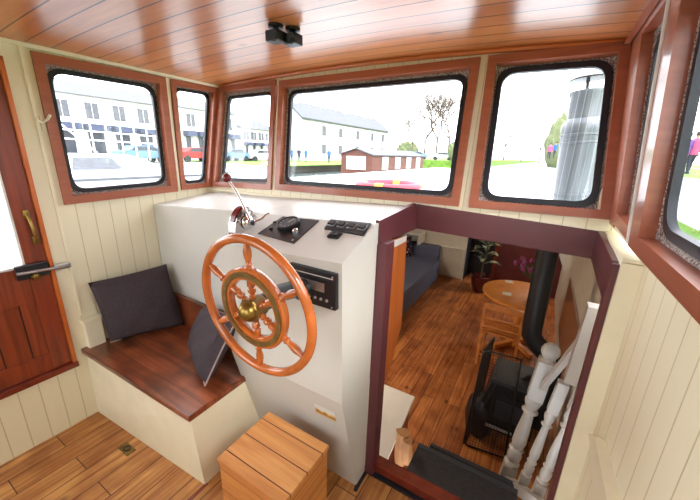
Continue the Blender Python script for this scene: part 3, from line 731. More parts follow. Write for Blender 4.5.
bm = B(); box(bm, -.592, .212, 1.175, 1.20, 0, .012, .002); prism(bm, [(-.585, 1.175, .001), (-.545, 1.175, .001), (-.545, 1.06, .001), (-.560, 1.06, .001)], (0, 0, .010)); obj('trim_rubber_strip', bm, 'rubber', kind='structure', cat='trim')
# orange ply panel beside the steps
bm = B(); prism(bm, [(-.545, 1.246, 1.235), (-.545, 1.47, 1.225), (-.545, 1.50, .712), (-.545, 1.345, .47), (-.545, 1.246, .47)], (-.012, 0, 0))
obj('stair_side_panel', bm, 'orangewood', loc=(-.56, 1.35, .47), label='orange varnished plywood panel just inside the left of the opening', cat='panel')
bm = B(); prism(bm, [(-.544, 1.25, 1.234), (-.544, 1.465, 1.224), (-.544, 1.465, 1.196), (-.544, 1.25, 1.198)], (-.002, 0, 0)); obj('white_strip', bm, 'white', loc=(-.555, 1.35, 1.16), label='short white strip along the top of the orange plywood panel', cat='strip')

# ---------------------------------------------------------------- saloon below
FS = -.75
bm = B(); box(bm, -2.75, .50, 1.2, 6.9, FS-.05, FS); obj('floor_saloon', bm, 'sfloor', kind='structure', cat='floor')
bm = B(); box(bm, -2.75, .50, 1.64, 6.9, 1.236, 1.246); obj('ceiling_saloon', bm, 'softwhite', kind='structure', cat='ceiling')
bm = B(); box(bm, -2.80, -2.75, 1.2, 6.9, FS, 1.235); obj('wall_saloon_left', bm, 'softwhite', kind='structure', cat='wall')
bm = B(); box(bm, .46, .52, 1.25, 6.9, FS, 1.235); obj('wall_saloon_right', bm, 'softwhite', kind='structure', cat='wall')
bm = B(); box(bm, -2.75, -1.12, 6.38, 6.44, FS, 1.235); obj('wall_saloon_far', bm, 'softwhite', kind='structure', cat='wall')
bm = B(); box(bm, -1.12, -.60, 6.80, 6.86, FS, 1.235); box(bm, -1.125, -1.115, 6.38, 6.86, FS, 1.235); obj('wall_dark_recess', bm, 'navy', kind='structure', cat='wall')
bm = B(); box(bm, -.60, .46, 6.38, 6.44, FS, 1.235); obj('wall_red', bm, 'maroonwall', kind='structure', cat='wall')
bm = B(); box(bm, -.62, -.585, 6.35, 6.385, FS, 1.235, .004); obj('trim_red_wall', bm, 'redwood', kind='structure', cat='trim')
bm = B(); box(bm, -2.75, -.60, 1.22, 1.26, FS, -.04); obj('wall_saloon_near', bm, 'softwhite', kind='structure', cat='wall')
# steps
t = thing('cabin_steps', 'black steps leading down from the threshold', 'steps', (-.17, 1.5, FS))
for y0, y1, z in ((1.27, 1.735, -.25), (1.70, 2.02, -.50)):
    bm = B(); box(bm, -.44 if z > -.3 else -.42, .16, y0, y1, z-.03, z, .006); tr = obj('tread', bm, 'stepblack', t)
    bm = B(); box(bm, -.42, .15, y1-.05, y1-.03, z-.25, z-.03); obj('riser', bm, 'stepblack', t)
    bm = B(); box(bm, -.44 if z > -.3 else -.42, .16, y1-.03, y1+.004, z, z+.004, .001); obj('nosing', bm, 'steel' if False else 'stovetop', tr)
# white cabinet
t = thing('low_cabinet', 'white topped low cabinet left of the cabin steps', 'cabinet', (-.85, 1.8, FS))
bm = B(); box(bm, -1.20, -.625, 1.40, 2.06, FS, -.225); obj('cabinet_body', bm, 'door', t)
bm = B(); hexa(bm, [(-1.22, 1.38, -.225), (-.545, 1.38, -.225), (-.600, 2.08, -.225), (-1.22, 2.08, -.225), (-1.22, 1.38, -.20), (-.545, 1.38, -.20), (-.600, 2.08, -.20), (-1.22, 2.08, -.20)]); obj('cabinet_top', bm, 'white', t)
# paper bag and kindling
def sack(px, py, lab, w=.07, h=.22, y=1.62):
    p = P(px, py, 'y', y); bm = B(); n = 8; L = []
    for k, (s, z) in enumerate(((.8, 0), (1, .3), (.95, .6), (.8, .85), (.9, 1.0))):
        L.append([bm.verts.new((p.x+w*s*math.cos(a)*(1+.18*math.sin(3*a+k)), p.y+w*.8*s*math.sin(a)*(1+.18*math.cos(2*a+k)), p.z-h+h*z)) for a in [2*math.pi*j/n for j in range(n)]])
    for A, Bq in zip(L, L[1:]):
        for j in range(n): bm.faces.new((A[j], A[(j+1) % n], Bq[(j+1) % n], Bq[j]))
    bm.faces.new(L[0][::-1]); bm.faces.new(L[-1])
    obj('paper_bag', bm, 'paper', loc=(p.x, p.y, p.z-h), label=lab, cat='bag', group='paper bags on the steps')
    return p
def kind_(px, py, y, h, lab):
    return sack(px, py, lab, .035, h, y)
sack(403, 432, 'taller brown paper bag wedged between white cabinet and steps', .05, .26, 1.66)
sack(408, 441, 'shorter brown paper bag nearest the black step', .035, .18, 1.62)
# stove
t = thing('wood_stove', 'black cast iron stove behind the wire fireguard', 'stove', (.06, 2.7, FS))
bm = B(); hexa(bm, [(-.215, 2.52, -.62), (.24, 2.52, -.62), (.24, 2.86, -.62), (-.20, 2.86, -.62), (-.10, 2.515, -.13), (.22, 2.515, -.13), (.22, 2.84, -.13), (-.12, 2.84, -.13)])
bmesh.ops.bevel(bm, geom=bm.edges[:], offset=.03, segments=3, affect='EDGES'); obj('stove_body', bm, 'stove', t, smooth=True)
bm = B(); hexa(bm, [(-.115, 2.485, -.128), (.24, 2.485, -.128), (.24, 2.86, -.128), (-.115, 2.86, -.128), (-.115, 2.485, -.10), (.24, 2.485, -.10), (.24, 2.86, -.10), (-.115, 2.86, -.10)]); bmesh.ops.bevel(bm, geom=bm.edges[:], offset=.008, segments=2, affect='EDGES'); st = obj('top_plate', bm, 'stovetop', t)
bm = B(); lathe(bm, [(.06, 0), (.06, .004), (.052, .005), (0, .005)], (.105, 2.68, -.10), (0, 0, 1), 24); obj('hot_plate', bm, 'stove', st)
bm = B(); box(bm, -.08, .20, 2.495, 2.515, -.50, -.22, .006); dr = obj('stove_door', bm, 'stove', t)
bm = B(); box(bm, -.05, .17, 2.490, 2.496, -.44, -.27); obj('door_glass', bm, 'darkwin', dr)
bm = B(); tube(bm, [(-.10, 2.47, -.52), (.10, 2.47, -.52)], .012, 8); obj('door_rail', bm, 'steel', dr, smooth=True)
for x, y in ((-.15, 2.56), (.18, 2.56), (-.15, 2.82), (.18, 2.82)):
    bm = B(); lathe(bm, [(.022, 0), (.016, .06), (.03, .15)], (x, y, FS), (0, 0, 1), 12); obj('leg', bm, 'stove', t, smooth=True)
bm = B(); lathe(bm, [(.08, 0), (.115, .05), (.13, .18), (.11, .33), (.06, .38), (0, .38)], (-.155, 2.62, FS+.001), (0, 0, 1), 20); sc = obj('ash_scuttle', bm, 'stove', smooth=True, loc=(-.155, 2.62, FS), label='rounded black coal scuttle at the left side of the stove', cat='scuttle')
# flue
bm = B(); tube(bm, [(.095, 2.93, 1.236), (.10, 2.93, .25), (.105, 2.93, .16), (.14, 2.93, .10), (.28, 2.93, -.02), (.30, 2.93, -.08), (.30, 2.93, -.70)], .078, 22)
obj('stove_flue', bm, 'stove', smooth=True, loc=(.1, 2.93, -.7), label='thick black stove flue pipe bending behind the white newel', cat='flue pipe')
# fireguard
t = thing('fireguard', 'black wire mesh fireguard standing round the stove', 'fireguard', (-.07, 2.42, FS))
a0, a1, a2, a3 = V((-.232, 2.40, FS+.01)), V((.085, 2.44, FS+.01)), V((.06, 2.44, .18)), V((-.195, 2.40, .19))
bm = B(); tube(bm, [a0+V((0, 0, .03)), a3-V((0, 0, .03)), a3+V((.02, 0, 0)), a2, a1, a0+V((.03, 0, 0))], .008, 8, closed=True); obj('guard_frame', bm, 'wire', t, smooth=True)
bm = B()
for k in range(1, 14): tube(bm, [a0.lerp(a1, k/14), a3.lerp(a2, k/14)], .0014, 4)
for k in range(1, 36): tube(bm, [a0.lerp(a3, k/36), a1.lerp(a2, k/36)], .0014, 4)
obj('mesh_panel', bm, 'wire', t)
bm = B(); s3 = V((-.16, 2.72, .15)); s0 = V((-.19, 2.72, FS+.01))
tube(bm, [a3, s3, s0, a0], .006, 8)
for k in range(1, 18): tube(bm, [a0.lerp(s0, k/18), a3.lerp(s3, k/18)], .0014, 4)
for k in range(1, 30): tube(bm, [a0.lerp(a3, k/30), s0.lerp(s3, k/30)], .0014, 4)
obj('side_mesh', bm, 'wire', t)
# balustrade
t = thing('stair_balustrade', 'white turned timber balustrade beside the cabin steps', 'balustrade', (.15, 2.1, FS))
def turned(bot, top, r, newel=False):
    bot, top = V(bot), V(top); H = (top-bot).length; ax = (top-bot).normalized(); bm = B()
    if newel:
        beam(bm, bot, bot+ax*.20*1, r*2.1, r*2.1, (0, 1, 0)); beam(bm, bot+ax*(H-.40), bot+ax*(H-.11), r*2.1, r*2.1, (0, 1, 0))
        z0, z1 = .20, H-.40
    else:
        beam(bm, bot, bot+ax*.16, r*2, r*2, (0, 1, 0)); beam(bm, top-ax*.22, top, r*2, r*2, (0, 1, 0)); z0, z1 = .16, H-.22
    h = z1-z0
    lathe(bm, [(r*q, z0+h*s) for q, s in ((.7, 0), (1.15, .03), (.7, .06), (1.0, .10), (1.05, .16), (.6, .22), (1.1, .24), (.75, .27), (1.0, .34), (.95, .5), (.65, .78), (1.15, .81), (.7, .84), (1.0, .9), (1.15, .95), (.8, 1))], bot, ax, 18)
    return bm, ax, H
nb, nt_ = V((.110, 2.20, FS+.02)), V((.2045, 2.20, .475))
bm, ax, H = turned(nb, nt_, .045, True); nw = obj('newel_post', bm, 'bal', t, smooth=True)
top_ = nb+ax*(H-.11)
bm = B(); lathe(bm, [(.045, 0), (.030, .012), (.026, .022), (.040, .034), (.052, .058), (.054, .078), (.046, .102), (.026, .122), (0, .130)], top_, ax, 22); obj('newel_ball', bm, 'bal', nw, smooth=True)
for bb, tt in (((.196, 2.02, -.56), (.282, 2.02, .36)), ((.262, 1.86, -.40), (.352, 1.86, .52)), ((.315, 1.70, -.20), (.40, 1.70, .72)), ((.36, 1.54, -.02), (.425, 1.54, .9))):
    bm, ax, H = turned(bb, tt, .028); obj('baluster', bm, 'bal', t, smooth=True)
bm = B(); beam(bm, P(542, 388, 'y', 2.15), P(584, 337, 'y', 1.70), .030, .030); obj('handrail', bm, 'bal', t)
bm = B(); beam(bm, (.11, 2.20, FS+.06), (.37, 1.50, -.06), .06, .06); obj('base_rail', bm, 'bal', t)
pa = P(596, 306, 'y', 1.45); pb = P(578, 350, 'y', 1.62)
bm = B(); beam(bm, pa, pa+V((-.012, .02, -.36)), .050, .050, (0, 1, 0)); obj('upper_newel', bm, 'bal', t, smooth=True)
# sofa
t = thing('sofa', 'blue grey sofa along the left side of the saloon', 'sofa', (-2.0, 4.6, FS))
xs = -1.53
bm = B(); box(bm, -2.72, xs+.0, 3.2, 6.05, FS+.02, FS+.30, .03); obj('base', bm, 'sofa', t)
bm = B(); box(bm, -2.50, xs+.02, 3.2, 6.05, FS+.30, FS+.44, .04); obj('seat_cushion', bm, 'sofa', t, smooth=True)
bm = B(); box(bm, -2.73, -2.45, 3.2, 6.1, FS+.40, FS+.80, .05); obj('backrest', bm, 'sofa', t, smooth=True)
bm = B(); box(bm, -2.72, xs-.06, 6.03, 6.28, FS+.02, FS+.66, .04); obj('armrest', bm, 'sofa', t, smooth=True)
c = P(410, 254, 'y', 5.6)
pillow('cushion', [V((-2.36, 5.45, -.30)), V((-2.02, 5.85, -.30)), V((-2.10, 5.92, .08)), V((-2.44, 5.52, .08))], .14, 'floral', label='dark cushion with pink and white floral pattern at the far end of the sofa', cat='cushion', loc=(-2.2, 5.7, -.3))
# shelf in the far corner
t = thing('corner_shelf', 'white topped corner shelf unit above the far end of the sofa', 'shelf', (-2.2, 6.25, -.1))
bm = B(); box(bm, -2.74, -1.95, 5.95, 6.37, .095, .13, .004); obj('shelf_board', bm, 'white', t)
bm = B(); box(bm, -2.0, -1.96, 6.0, 6.37, -.09, .095); obj('bracket', bm, 'softwhite', t)
bm = B(); box(bm, -2.40, -2.05, 6.02, 6.2, .131, .15, .003); obj('magazine', bm, 'radi', loc=(-2.2, 6.1, .13), label='pale magazine lying on the corner shelf', cat='magazine')
# radiator
t = thing('radiator', 'white ribbed panel radiator on the far saloon wall', 'radiator', (-1.4, 6.33, -.66))
bm = B(); X0, X1 = -1.93, -1.15; k = 26; pts_ = []
for i in range(k*4+1):
    s = i/(k*4); pts_.append((X0+(X1-X0)*s, 6.29+.012*(1 if (i//2) % 2 else 0)))
lo = [bm.verts.new((x, y, -.68)) for x, y in pts_]; hi = [bm.verts.new((x, y, -.13)) for x, y in pts_]
lo2 = [bm.verts.new((x, 6.335, -.68)) for x, y in pts_]; hi2 = [bm.verts.new((x, 6.335, -.13)) for x, y in pts_]
for i in range(len(lo)-1):
    bm.faces.new((lo[i], lo[i+1], hi[i+1], hi[i])); bm.faces.new((lo2[i], hi2[i], hi2[i+1], lo2[i+1])); bm.faces.new((hi[i], hi[i+1], hi2[i+1], hi2[i])); bm.faces.new((lo[i], lo2[i], lo2[i+1], lo[i+1]))
bm.faces.new((lo[0], hi[0], hi2[0], lo2[0])); bm.faces.new((lo[-1], lo2[-1], hi2[-1], hi[-1]))
obj('radiator_panel', bm, 'radi', t)
bm = B(); box(bm, X0-.01, X1+.01, 6.27, 6.37, -.13, -.105, .006); obj('top_grille', bm, 'radi', t)
bm = B(); tube(bm, [(X1+.02, 6.30, FS), (X1+.02, 6.30, -.62)], .01, 8); lathe(bm, [(.014, 0), (.018, .01), (.018, .05), (.012, .07), (0, .075)], (X1+.02, 6.30, -.64), (0, 0, 1), 14); obj('valve', bm, 'white', t, smooth=True)
bm = B(); box(bm, -1.11, -1.09, 6.30, 6.376, -.66, -.58, .003)
# potted plant
t = thing('potted_rubber_plant', 'tall variegated rubber plant in a dark red pot before the dark recess', 'potted plant', (-.74, 5.95, FS))
bm = B(); lathe(bm, [(.10, 0), (.115, .02), (.155, .16), (.17, .28), (.175, .31), (.16, .32), (.15, .27), (0, .27)], (-.74, 5.95, FS), (0, 0, 1), 28); obj('pot', bm, 'pot', t, smooth=True)
bm = B(); tube(bm, [(-.74, 5.95, FS+.25), (-.73, 5.94, -.15), (-.70, 5.95, .05), (-.70, 5.93, .32)], [.013, .012, .010, .006], 8); obj('stem', bm, 'stemgreen', t, smooth=True)
def leaf(bm, base, d, L, W, droop):
    d = V(d).normalized(); s = d.cross(V((0, 0, 1))).normalized(); prev = None; n = 7
    for i in range(n+1):
        q = i/n; c = V(base)+d*L*q+V((0, 0, 1))*(L*.35*q-droop*L*q*q); w = W*math.sin(math.pi*min(1, q*.96+.03))**.7*.5
        row = [bm.verts.new(c-s*w+V((0, 0, w*.35))), bm.verts.new(c), bm.verts.new(c+s*w+V((0, 0, w*.35)))]
        if prev:
            for j in range(2): bm.faces.new((prev[j], prev[j+1], row[j+1], row[j]))
        prev = row
bm = B()
for k in range(17):
    z = -.22+.62*k/16; a = k*2.4; leaf(bm, (-.73+.02*math.sin(a), 5.945, z), (math.cos(a), math.sin(a)*.9, .25), .30-.05*k/16, .13, .5)
obj('foliage', bm, 'leaf', t, smooth=True)
# table
tz = -.02
tc_ = V((-.02, 4.34, tz))
t = thing('round_table', 'round topped light pine drop leaf table at the right of the saloon', 'table', (tc_.x, tc_.y, FS))
bm = B(); xcut = .15
pl_ = [V((tc_.x+.472*math.cos(a), tc_.y+.472*math.sin(a), tz-.026)) for a in [2*math.pi*k/72 for k in range(72)]]
pl_ = [V((min(p.x, xcut), p.y, p.z)) for p in pl_]
pl_ = [p for k, p in enumerate(pl_) if not (p.x == xcut and pl_[k-1].x == xcut and pl_[(k+1) % 72].x == xcut)]
prism(bm, pl_, (0, 0, .026)); bmesh.ops.bevel(bm, geom=[e for e in bm.edges if e.calc_face_angle(0) > 1], offset=.005, segments=2, affect='EDGES'); obj('table_top', bm, 'tablewood', t, smooth=True)
bm = B(); prism(bm, [(xcut+.006, tc_.y-.42, tz-.004), (xcut+.006, tc_.y+.42, tz-.004), (xcut+.006, tc_.y+.38, tz-.20), (xcut+.006, tc_.y+.22, tz-.33), (xcut+.006, tc_.y-.22, tz-.33), (xcut+.006, tc_.y-.38, tz-.20)], (.022, 0, 0)); obj('drop_leaf', bm, 'chairwood', t)
bm = B(); lathe(bm, [(.06, 0), (.045, .1), (.05, .3), (.04, .5), (.07, .68), (.09, .70)], (tc_.x, tc_.y, FS), (0, 0, 1), 20); obj('pedestal', bm, 'tablewood', t, smooth=True)
for k in range(4):
    a = rad(45+90*k); q = V((tc_.x, tc_.y, FS+.06)); e_ = q+V((math.cos(a)*.30, math.sin(a)*.30, -.035)); bm = B(); beam(bm, q, e_, .05, .05); obj('foot', bm, 'tablewood', t)
def coaster(px, py, lab, rz):
    p = P(px, py, 'z', tz)
    bm = B(); box(bm, -.05, .05, -.05, .05, 0, .006, .002); bmesh.ops.rotate(bm, verts=bm.verts, cent=(0, 0, 0), matrix=Matrix.Rotation(rz, 3, 'Z')); bmesh.ops.translate(bm, verts=bm.verts, vec=(p.x, p.y, tz+.001))
    obj('coaster', bm, 'radi', loc=(p.x, p.y, tz), label=lab, cat='coaster', group='coasters on the pine table')
coaster(509, 282, 'pale coaster farther back on the pine table', .3); coaster(507, 294, 'pale coaster on the near half of the pine table', .1)
# vase and tulips
vp = V((.10, 4.45, tz))
t = thing('vase_of_tulips', 'white vase of purple tulips on the table beside the flue pipe', 'vase', vp)
bm = B(); lathe(bm, [(.035, 0.001), (.045, .02), (.05, .09), (.035, .15), (.045, .18), (.04, .18), (.03, .14), (0, .1)], vp, (0, 0, 1), 22); obj('vase', bm, 'white', t, smooth=True)
stm = B(); lf = B()
for k in range(16):
    a = k*2.4; rr_ = .05+.17*((k*7) % 10)/10; e_ = vp+V((rr_*math.cos(a)-.07, rr_*math.sin(a), .30+.10*((k*3) % 5)/5))
    tube(stm, [vp+V((0, 0, .14)), vp.lerp(e_, .5)+V((0, 0, .05)), e_], .004, 5)
    pet = B(); lathe(pet, [(.006, -.01), (.024, .01), (.027, .03), (.018, .055), (.006, .062)], e_, (math.cos(a)*.4-.2, math.sin(a)*.4, 1), 10); obj('flower', pet, 'tulip', t, smooth=True)
    leaf(lf, vp+V((0, 0, .15)), (math.cos(a+.8)-.4, math.sin(a+.8), 1.3), .22, .035, .15)
obj('stems', stm, 'tulipleaf', t); obj('leaves', lf, 'tulipleaf', t, smooth=True)
# chair
t = thing('folding_chair', 'brown slatted wooden chair pushed up in front of the round table', 'chair', (-.17, 3.72, FS))
x0, x1, yb = -.36, .02, 3.62
for x in (x0, x1):
    bm = B(); beam(bm, (x, yb+.02, FS), (x, yb-.02, FS+.80), .03, .022, (0, 1, 0)); obj('back_leg', bm, 'chairwood', t)
    bm = B(); beam(bm, (x, yb+.36, FS), (x, yb+.36, FS+.43), .03, .022, (0, 1, 0)); obj('front_leg', bm, 'chairwood', t)
bm = B()
for i in range(7): yy = yb+.02+i*.055; box(bm, x0, x1, yy, yy+.042, FS+.43, FS+.448, .003)
obj('seat', bm, 'chairwood', t)
for z, h in ((.74, .07), (.62, .025), (.52, .025)):
    bm = B(); box(bm, x0, x1, yb-.02, yb, FS+z, FS+z+h, .004); obj('back_rail', bm, 'chairwood', t)
bm = B(); tube(bm, [(x0, yb+.01, FS+.15), (x1, yb+.01, FS+.15)], .010, 8); obj('stretcher', bm, 'chairwood', t, smooth=True)
for x in (x0, x1):
    bm = B(); tube(bm, [(x, yb, FS+.22), (x, yb+.36, FS+.22)], .010, 8); obj('stretcher', bm, 'chairwood', t, smooth=True)
# brown panel and pendant on the right wall
q = [P(571, 276, 'x', .455), P(585, 316, 'x', .455), P(570, 348, 'x', .455), P(563, 319, 'x', .455)]
bm = B(); prism(bm, [(.458, 4.6, .22), (.458, 3.05, .22), (.458, 3.05, -.45), (.458, 4.6, -.45)], (-.02, 0, 0)); obj('heat_shield', bm, 'brownpanel', loc=(.45, 3.9, -.45), label='glossy brown panel fixed to the right saloon wall by the stove', cat='panel')
fp = P(562, 254, 'y', 3.6); f2 = P(563, 272, 'y', 3.6)
bm = B(); prism(bm, [P(558, 252, 'y', 3.6), P(568, 254, 'y', 3.6), P(564, 272, 'y', 3.6)], (0, .004, 0)); pn = obj('pennant', bm, 'white', loc=fp, label='small pale pennant hanging behind the flue pipe', cat='pennant')
bm = B(); tube(bm, [P(562, 253, 'y', 3.6), V((fp.x, 3.6, 1.236))], .0015, 4); obj('cord', bm, 'wire', pn)
# added fill lamps, out of view, to brighten the otherwise dark saloon
def fill_lamp(x, y, e, s, lab):
    t = thing('fill_downlight', lab, 'downlight', (x, y, 1.236))
    bm = B(); lathe(bm, [(.07, 0), (.07, -.012), (.05, -.016), (.05, -.01), (0, -.01)], (x, y, 1.236), (0, 0, 1), 24); obj('fill_lamp_ring', bm, 'brass', t, smooth=True)
    L = bpy.data.lights.new('saloon_fill_lamp', 'AREA'); L.shape = 'DISK'; L.size = .2; L.energy = e; L.color = (1, .84, .66)
    o = bpy.data.objects.new('saloon_fill_lamp', L); C.objects.link(o); o.location = (x, y, 1.21); o.parent = None
fill_lamp(-2.2, 2.5, 28, .2, 'added out-of-view brass rimmed fill light over the near part of the saloon')
fill_lamp(.15, 5.9, 12, .2, 'added out-of-view brass rimmed fill light over the far part of the saloon')

# ---------------------------------------------------------------- outside
bm = B()
for a_ in ((-120, -2.80, -60, 300), (.52, 160, -60, 300), (-2.80, .52, -60, -1.3), (-2.80, .52, 9.6, 300)): box(bm, a_[0], a_[1], a_[2], a_[3], -.42, -.4)
m, nt, b_ = newmat('canal_water'); b_.inputs['Base Color'].default_value = srgb(70, 78, 80); b_.inputs['Roughness'].default_value = .2; b_.inputs['Specular IOR Level'].default_value = 1
n = nt.nodes.new('ShaderNodeTexNoise'); n.inputs['Scale'].default_value = 2.5; tcn = nt.nodes.new('ShaderNodeTexCoord'); nt.links.new(tcn.outputs['Object'], n.inputs['Vector'])
bp = nt.nodes.new('ShaderNodeBump'); bp.inputs['Strength'].default_value = .5; bp.inputs['Distance'].default_value = .05; nt.links.new(n.outputs['Fac'], bp.inputs['Height']); nt.links.new(bp.outputs[0], b_.inputs['Normal'])
M['water'] = m
obj('canal_water', bm, 'water', kind='structure', cat='water')
# own cabin roof forward of the wheelhouse
bm = B(); box(bm, -2.80, .52, 1.67, 9.5, 1.248, 1.285, .01); obj('cabin_roof', bm, 'deckroof', label='white cabin roof stretching forward outside the front windows', cat='roof', loc=(-1.1, 5, 1.2))
bm = B()
for a_ in ((-2.85, -2.80, -1.3, 9.6), (.52, .57, -1.3, 9.6), (-2.80, .52, 9.55, 9.6), (-2.80, .52, -1.35, -1.3)): box(bm, *a_, -.9, 1.247 if a_[3] > 9 else -.02)
obj('own_hull', bm, 'hull', kind='structure', cat='hull')
# lifebuoy
lb = P(377, 187, 'z', 1.34); t = thing('lifebuoy', 'pink red lifebuoy with yellow band lying on the cabin roof', 'lifebuoy', (lb.x, lb.y+.24, 1.285))
lc = V((lb.x, lb.y+.24, 1.330)); bm = B(); tube(bm, [lc+V((.26*math.cos(a), .26*math.sin(a), 0)) for a in [2*math.pi*k/36 for k in range(36)]], .042, 12, closed=True); obj('ring', bm, 'buoyred', t, smooth=True)
for k in range(4):
    bm = B(); a = -math.pi/2+k*math.pi/2+.12; tube(bm, [lc+V((.26*math.cos(a+s), .26*math.sin(a+s), 0)) for s in (-.13, 0, .13)], .0445, 12); obj('band', bm, 'buoyyel', t, smooth=True, label='yellow band')
bm = B(); tube(bm, [lc+V((.32*math.cos(a), .32*math.sin(a), .0)) for a in [2*math.pi*k/24 for k in range(24)]], .006, 5, closed=True); obj('grab_line', bm, 'white', t)
# chimney on own roof
cb_ = V((.150, 2.22, 1.286)); t = thing('roof_chimney', 'steel boat chimney with a flat cap on the cabin roof', 'chimney', cb_)
ca_ = V((-.085, 0, 1)).normalized()
bm = B(); lathe(bm, [(.115, 0), (.115, .02), (.102, .03), (.094, .46), (.097, .47), (.097, .50), (.080, .525), (.074, .53), (.070, .64), (.076, .65), (.076, .665), (0, .665)], cb_, ca_, 32); ch = obj('chimney_tube', bm, 'chimsteel', t, smooth=True)
for z, rr_ in ((.09, .101), (.13, .100), (.40, .0955), (.44, .095)):
    bm = B(); lathe(bm, [(rr_-.002, z), (rr_+.004, z+.003), (rr_+.004, z+.012), (rr_-.002, z+.015)], cb_, ca_, 32); obj('band', bm, 'chimsteel', ch, smooth=True)
bm = B(); lathe(bm, [(.008, .66), (.008, .715), (.082, .718), (.084, .725), (.05, .738), (0, .742)], cb_, ca_, 28); obj('cap', bm, 'blackpanel', t, smooth=True)
bm = B(); lathe(bm, [(.165, 0.001), (.155, .03), (.118, .035)], cb_, (0, 0, 1), 28); obj('collar', bm, 'teal', t, smooth=True, label='teal painted collar')

# left bank, shop building, cars
QZ = .3
bm = B(); hexa(bm, [(-120, -40, -.41), (-24, -40, -.41), (-20, 90, -.41), (-120, 90, -.41), (-120, -40, QZ), (-24, -40, QZ), (-20, 90, QZ), (-120, 90, QZ)]); obj('left_quay', bm, 'quay', kind='structure', cat='ground')
def building(pxs, x, top, lab):
    """shop row parallel to the canal at x; pxs = list of y spans"""
def facade(name, x, y0, y1, z0, z1, lab, awn=True, nwin=6, seedy=0):
    t = thing(name, lab, 'building', (x, (y0+y1)/2, z0))
    bm = B(); box(bm, x-8, x, y0, y1, z0, z1); obj('wall', bm, 'render_w', t)
    bm = B(); prism(bm, [(x+.3, y0, z1), (x-8.3, y0, z1), (x-4, y0, z1+1.6)], (0, y1-y0, 0)); obj('roof', bm, 'slate', t)
    for i in range(nwin):
        yy = y0+(y1-y0)*(i+.5)/nwin
        bm = B(); box(bm, x, x+.05, yy-.5, yy+.5, z0+(z1-z0)*.66, z0+(z1-z0)*.9); w_ = obj('window', bm, 'slate', t)
        bm = B(); box(bm, x+.05, x+.08, yy-.02, yy+.02, z0+(z1-z0)*.66, z0+(z1-z0)*.9); obj('glazing_bar', bm, 'render_w', w_)
    if awn:
        n_ = 5
        for i in range(n_):
            a, b = y0+(y1-y0)*i/n_+.2, y0+(y1-y0)*(i+1)/n_-.2
            bm = B(); box(bm, x, x+.9, a, b, z0+(z1-z0)*.47, z0+(z1-z0)*.57); obj('shop_fascia', bm, 'awn', t)
            bm = B(); box(bm, x, x+.06, a+.3, b-.3, z0+.5, z0+(z1-z0)*.47); obj('shop_window', bm, 'darkwin', t)
    return t
facade('shop_terrace', -36, 11.6, 22.6, QZ, 5.75, 'white two storey shop terrace with dark shopfronts across the water', True, 5)
facade('shop_terrace', -36, 23.2, 31, QZ, 5.9, 'white two storey building seen through the narrow left window', True, 3)
facade('far_terrace', -36, 31.8, 38.6, QZ, 4.4, 'low white building with dark shopfront seen through the small front window', True, 5)
def car(x, y, z, mat, rz, lab, s=1.0, group='parked cars across the water'):
    t = thing('parked_car', lab, 'car', (x, y, z), group); t.rotation_euler = (0, 0, rz); t.scale = (s, s, s)
    org = ROOT[t.name]
    def tr(bm): bmesh.ops.translate(bm, verts=bm.verts, vec=org); return bm
    bm = B(); prof_ = [(-2.05, .35), (-2.1, .75), (-1.75, .92), (-1.2, .98), (-.75, 1.38), (.75, 1.42), (1.35, 1.02), (2.0, .9), (2.1, .4)]
    prism(bm, [V((q[0], -.82, q[1])) for q in prof_], (0, 1.64, 0)); bmesh.ops.bevel(bm, geom=[e for e in bm.edges], offset=.06, segments=2, affect='EDGES'); obj('body', tr(bm), mat, t, smooth=True)
    for sy in (-.83, .815):
        bm = B(); prism(bm, [V((-1.1, sy, 1.0)), V((-.7, sy, 1.32)), V((.68, sy, 1.35)), V((1.15, sy, 1.02))], (0, .02, 0)); obj('side_windows', tr(bm), 'darkwin', t)
    for wx in (-1.3, 1.3):
        for wy in (-.86, .66):
            bm = B(); lathe(bm, [(.33, 0), (.33, .2), (.2, .2), (.18, .17), (0, .17)], (wx, wy, .33), (0, 1, 0), 18); obj('wheel', tr(bm), 'rubber', t, smooth=True)
    return t
def ground_at(px, py, z): return P(px, py, 'z', z)
def wb(px, x): p = P(px, 150, 'x', x); return p.y
car(-31, wb(194, -31), QZ, 'carred', rad(90), 'red car parked before the shops, seen through the narrow left window')
car(-30, wb(140, -30), QZ, 'carblue', rad(90), 'blue grey car parked behind the moored cruiser')
car(-31, wb(262, -31), QZ, 'carwhite', rad(70), 'white car parked beyond the small front window')
car(-31, wb(232, -31), QZ, 'carblue', rad(95), 'grey car at the left edge of the small front window')
# grass strip and people ahead-left
gp = [P(232, 168, 'z', QZ+.0), P(345, 166, 'z', QZ+.0)]
bm = B(); box(bm, -34, -20.5, 22, 60, QZ, QZ+.06); obj('canal_verge', bm, 'grass', kind='structure', cat='grass')
# white house
hb_ = P(304, 150, 'y', 40); 
t = thing('white_house', 'white rendered terrace with a grey pitched roof and chimneys beyond the green', 'building', (-32, 40, QZ))
hx0, hx1 = P(302, 120, 'y', 40), None
bm = B(); poly = [V((-32.4, 40, QZ)), V((-32.4, 40, 6.6)), V((-35.4, 40, 8.9)), V((-38.4, 40, 6.6)), V((-38.4, 40, QZ))]
prism(bm, poly, (0, 30, 0)); obj('wall', bm, 'render_w', t)
bm = B(); prism(bm, [V((-32.1, 39.7, 6.45)), V((-35.4, 39.7, 9.1)), V((-35.4, 39.7, 8.85)), V((-32.2, 39.7, 6.2))], (0, 30.6, 0)); prism(bm, [V((-38.7, 39.7, 6.45)), V((-35.4, 39.7, 9.1)), V((-35.4, 39.7, 8.85)), V((-38.6, 39.7, 6.2))], (0, 30.6, 0)); obj('roof', bm, 'slate', t)
for yy in (41, 55, 69):
    bm = B(); box(bm, -36, -34.8, yy, yy+1, 8.2, 10.2); obj('chimney', bm, 'render_w', t)
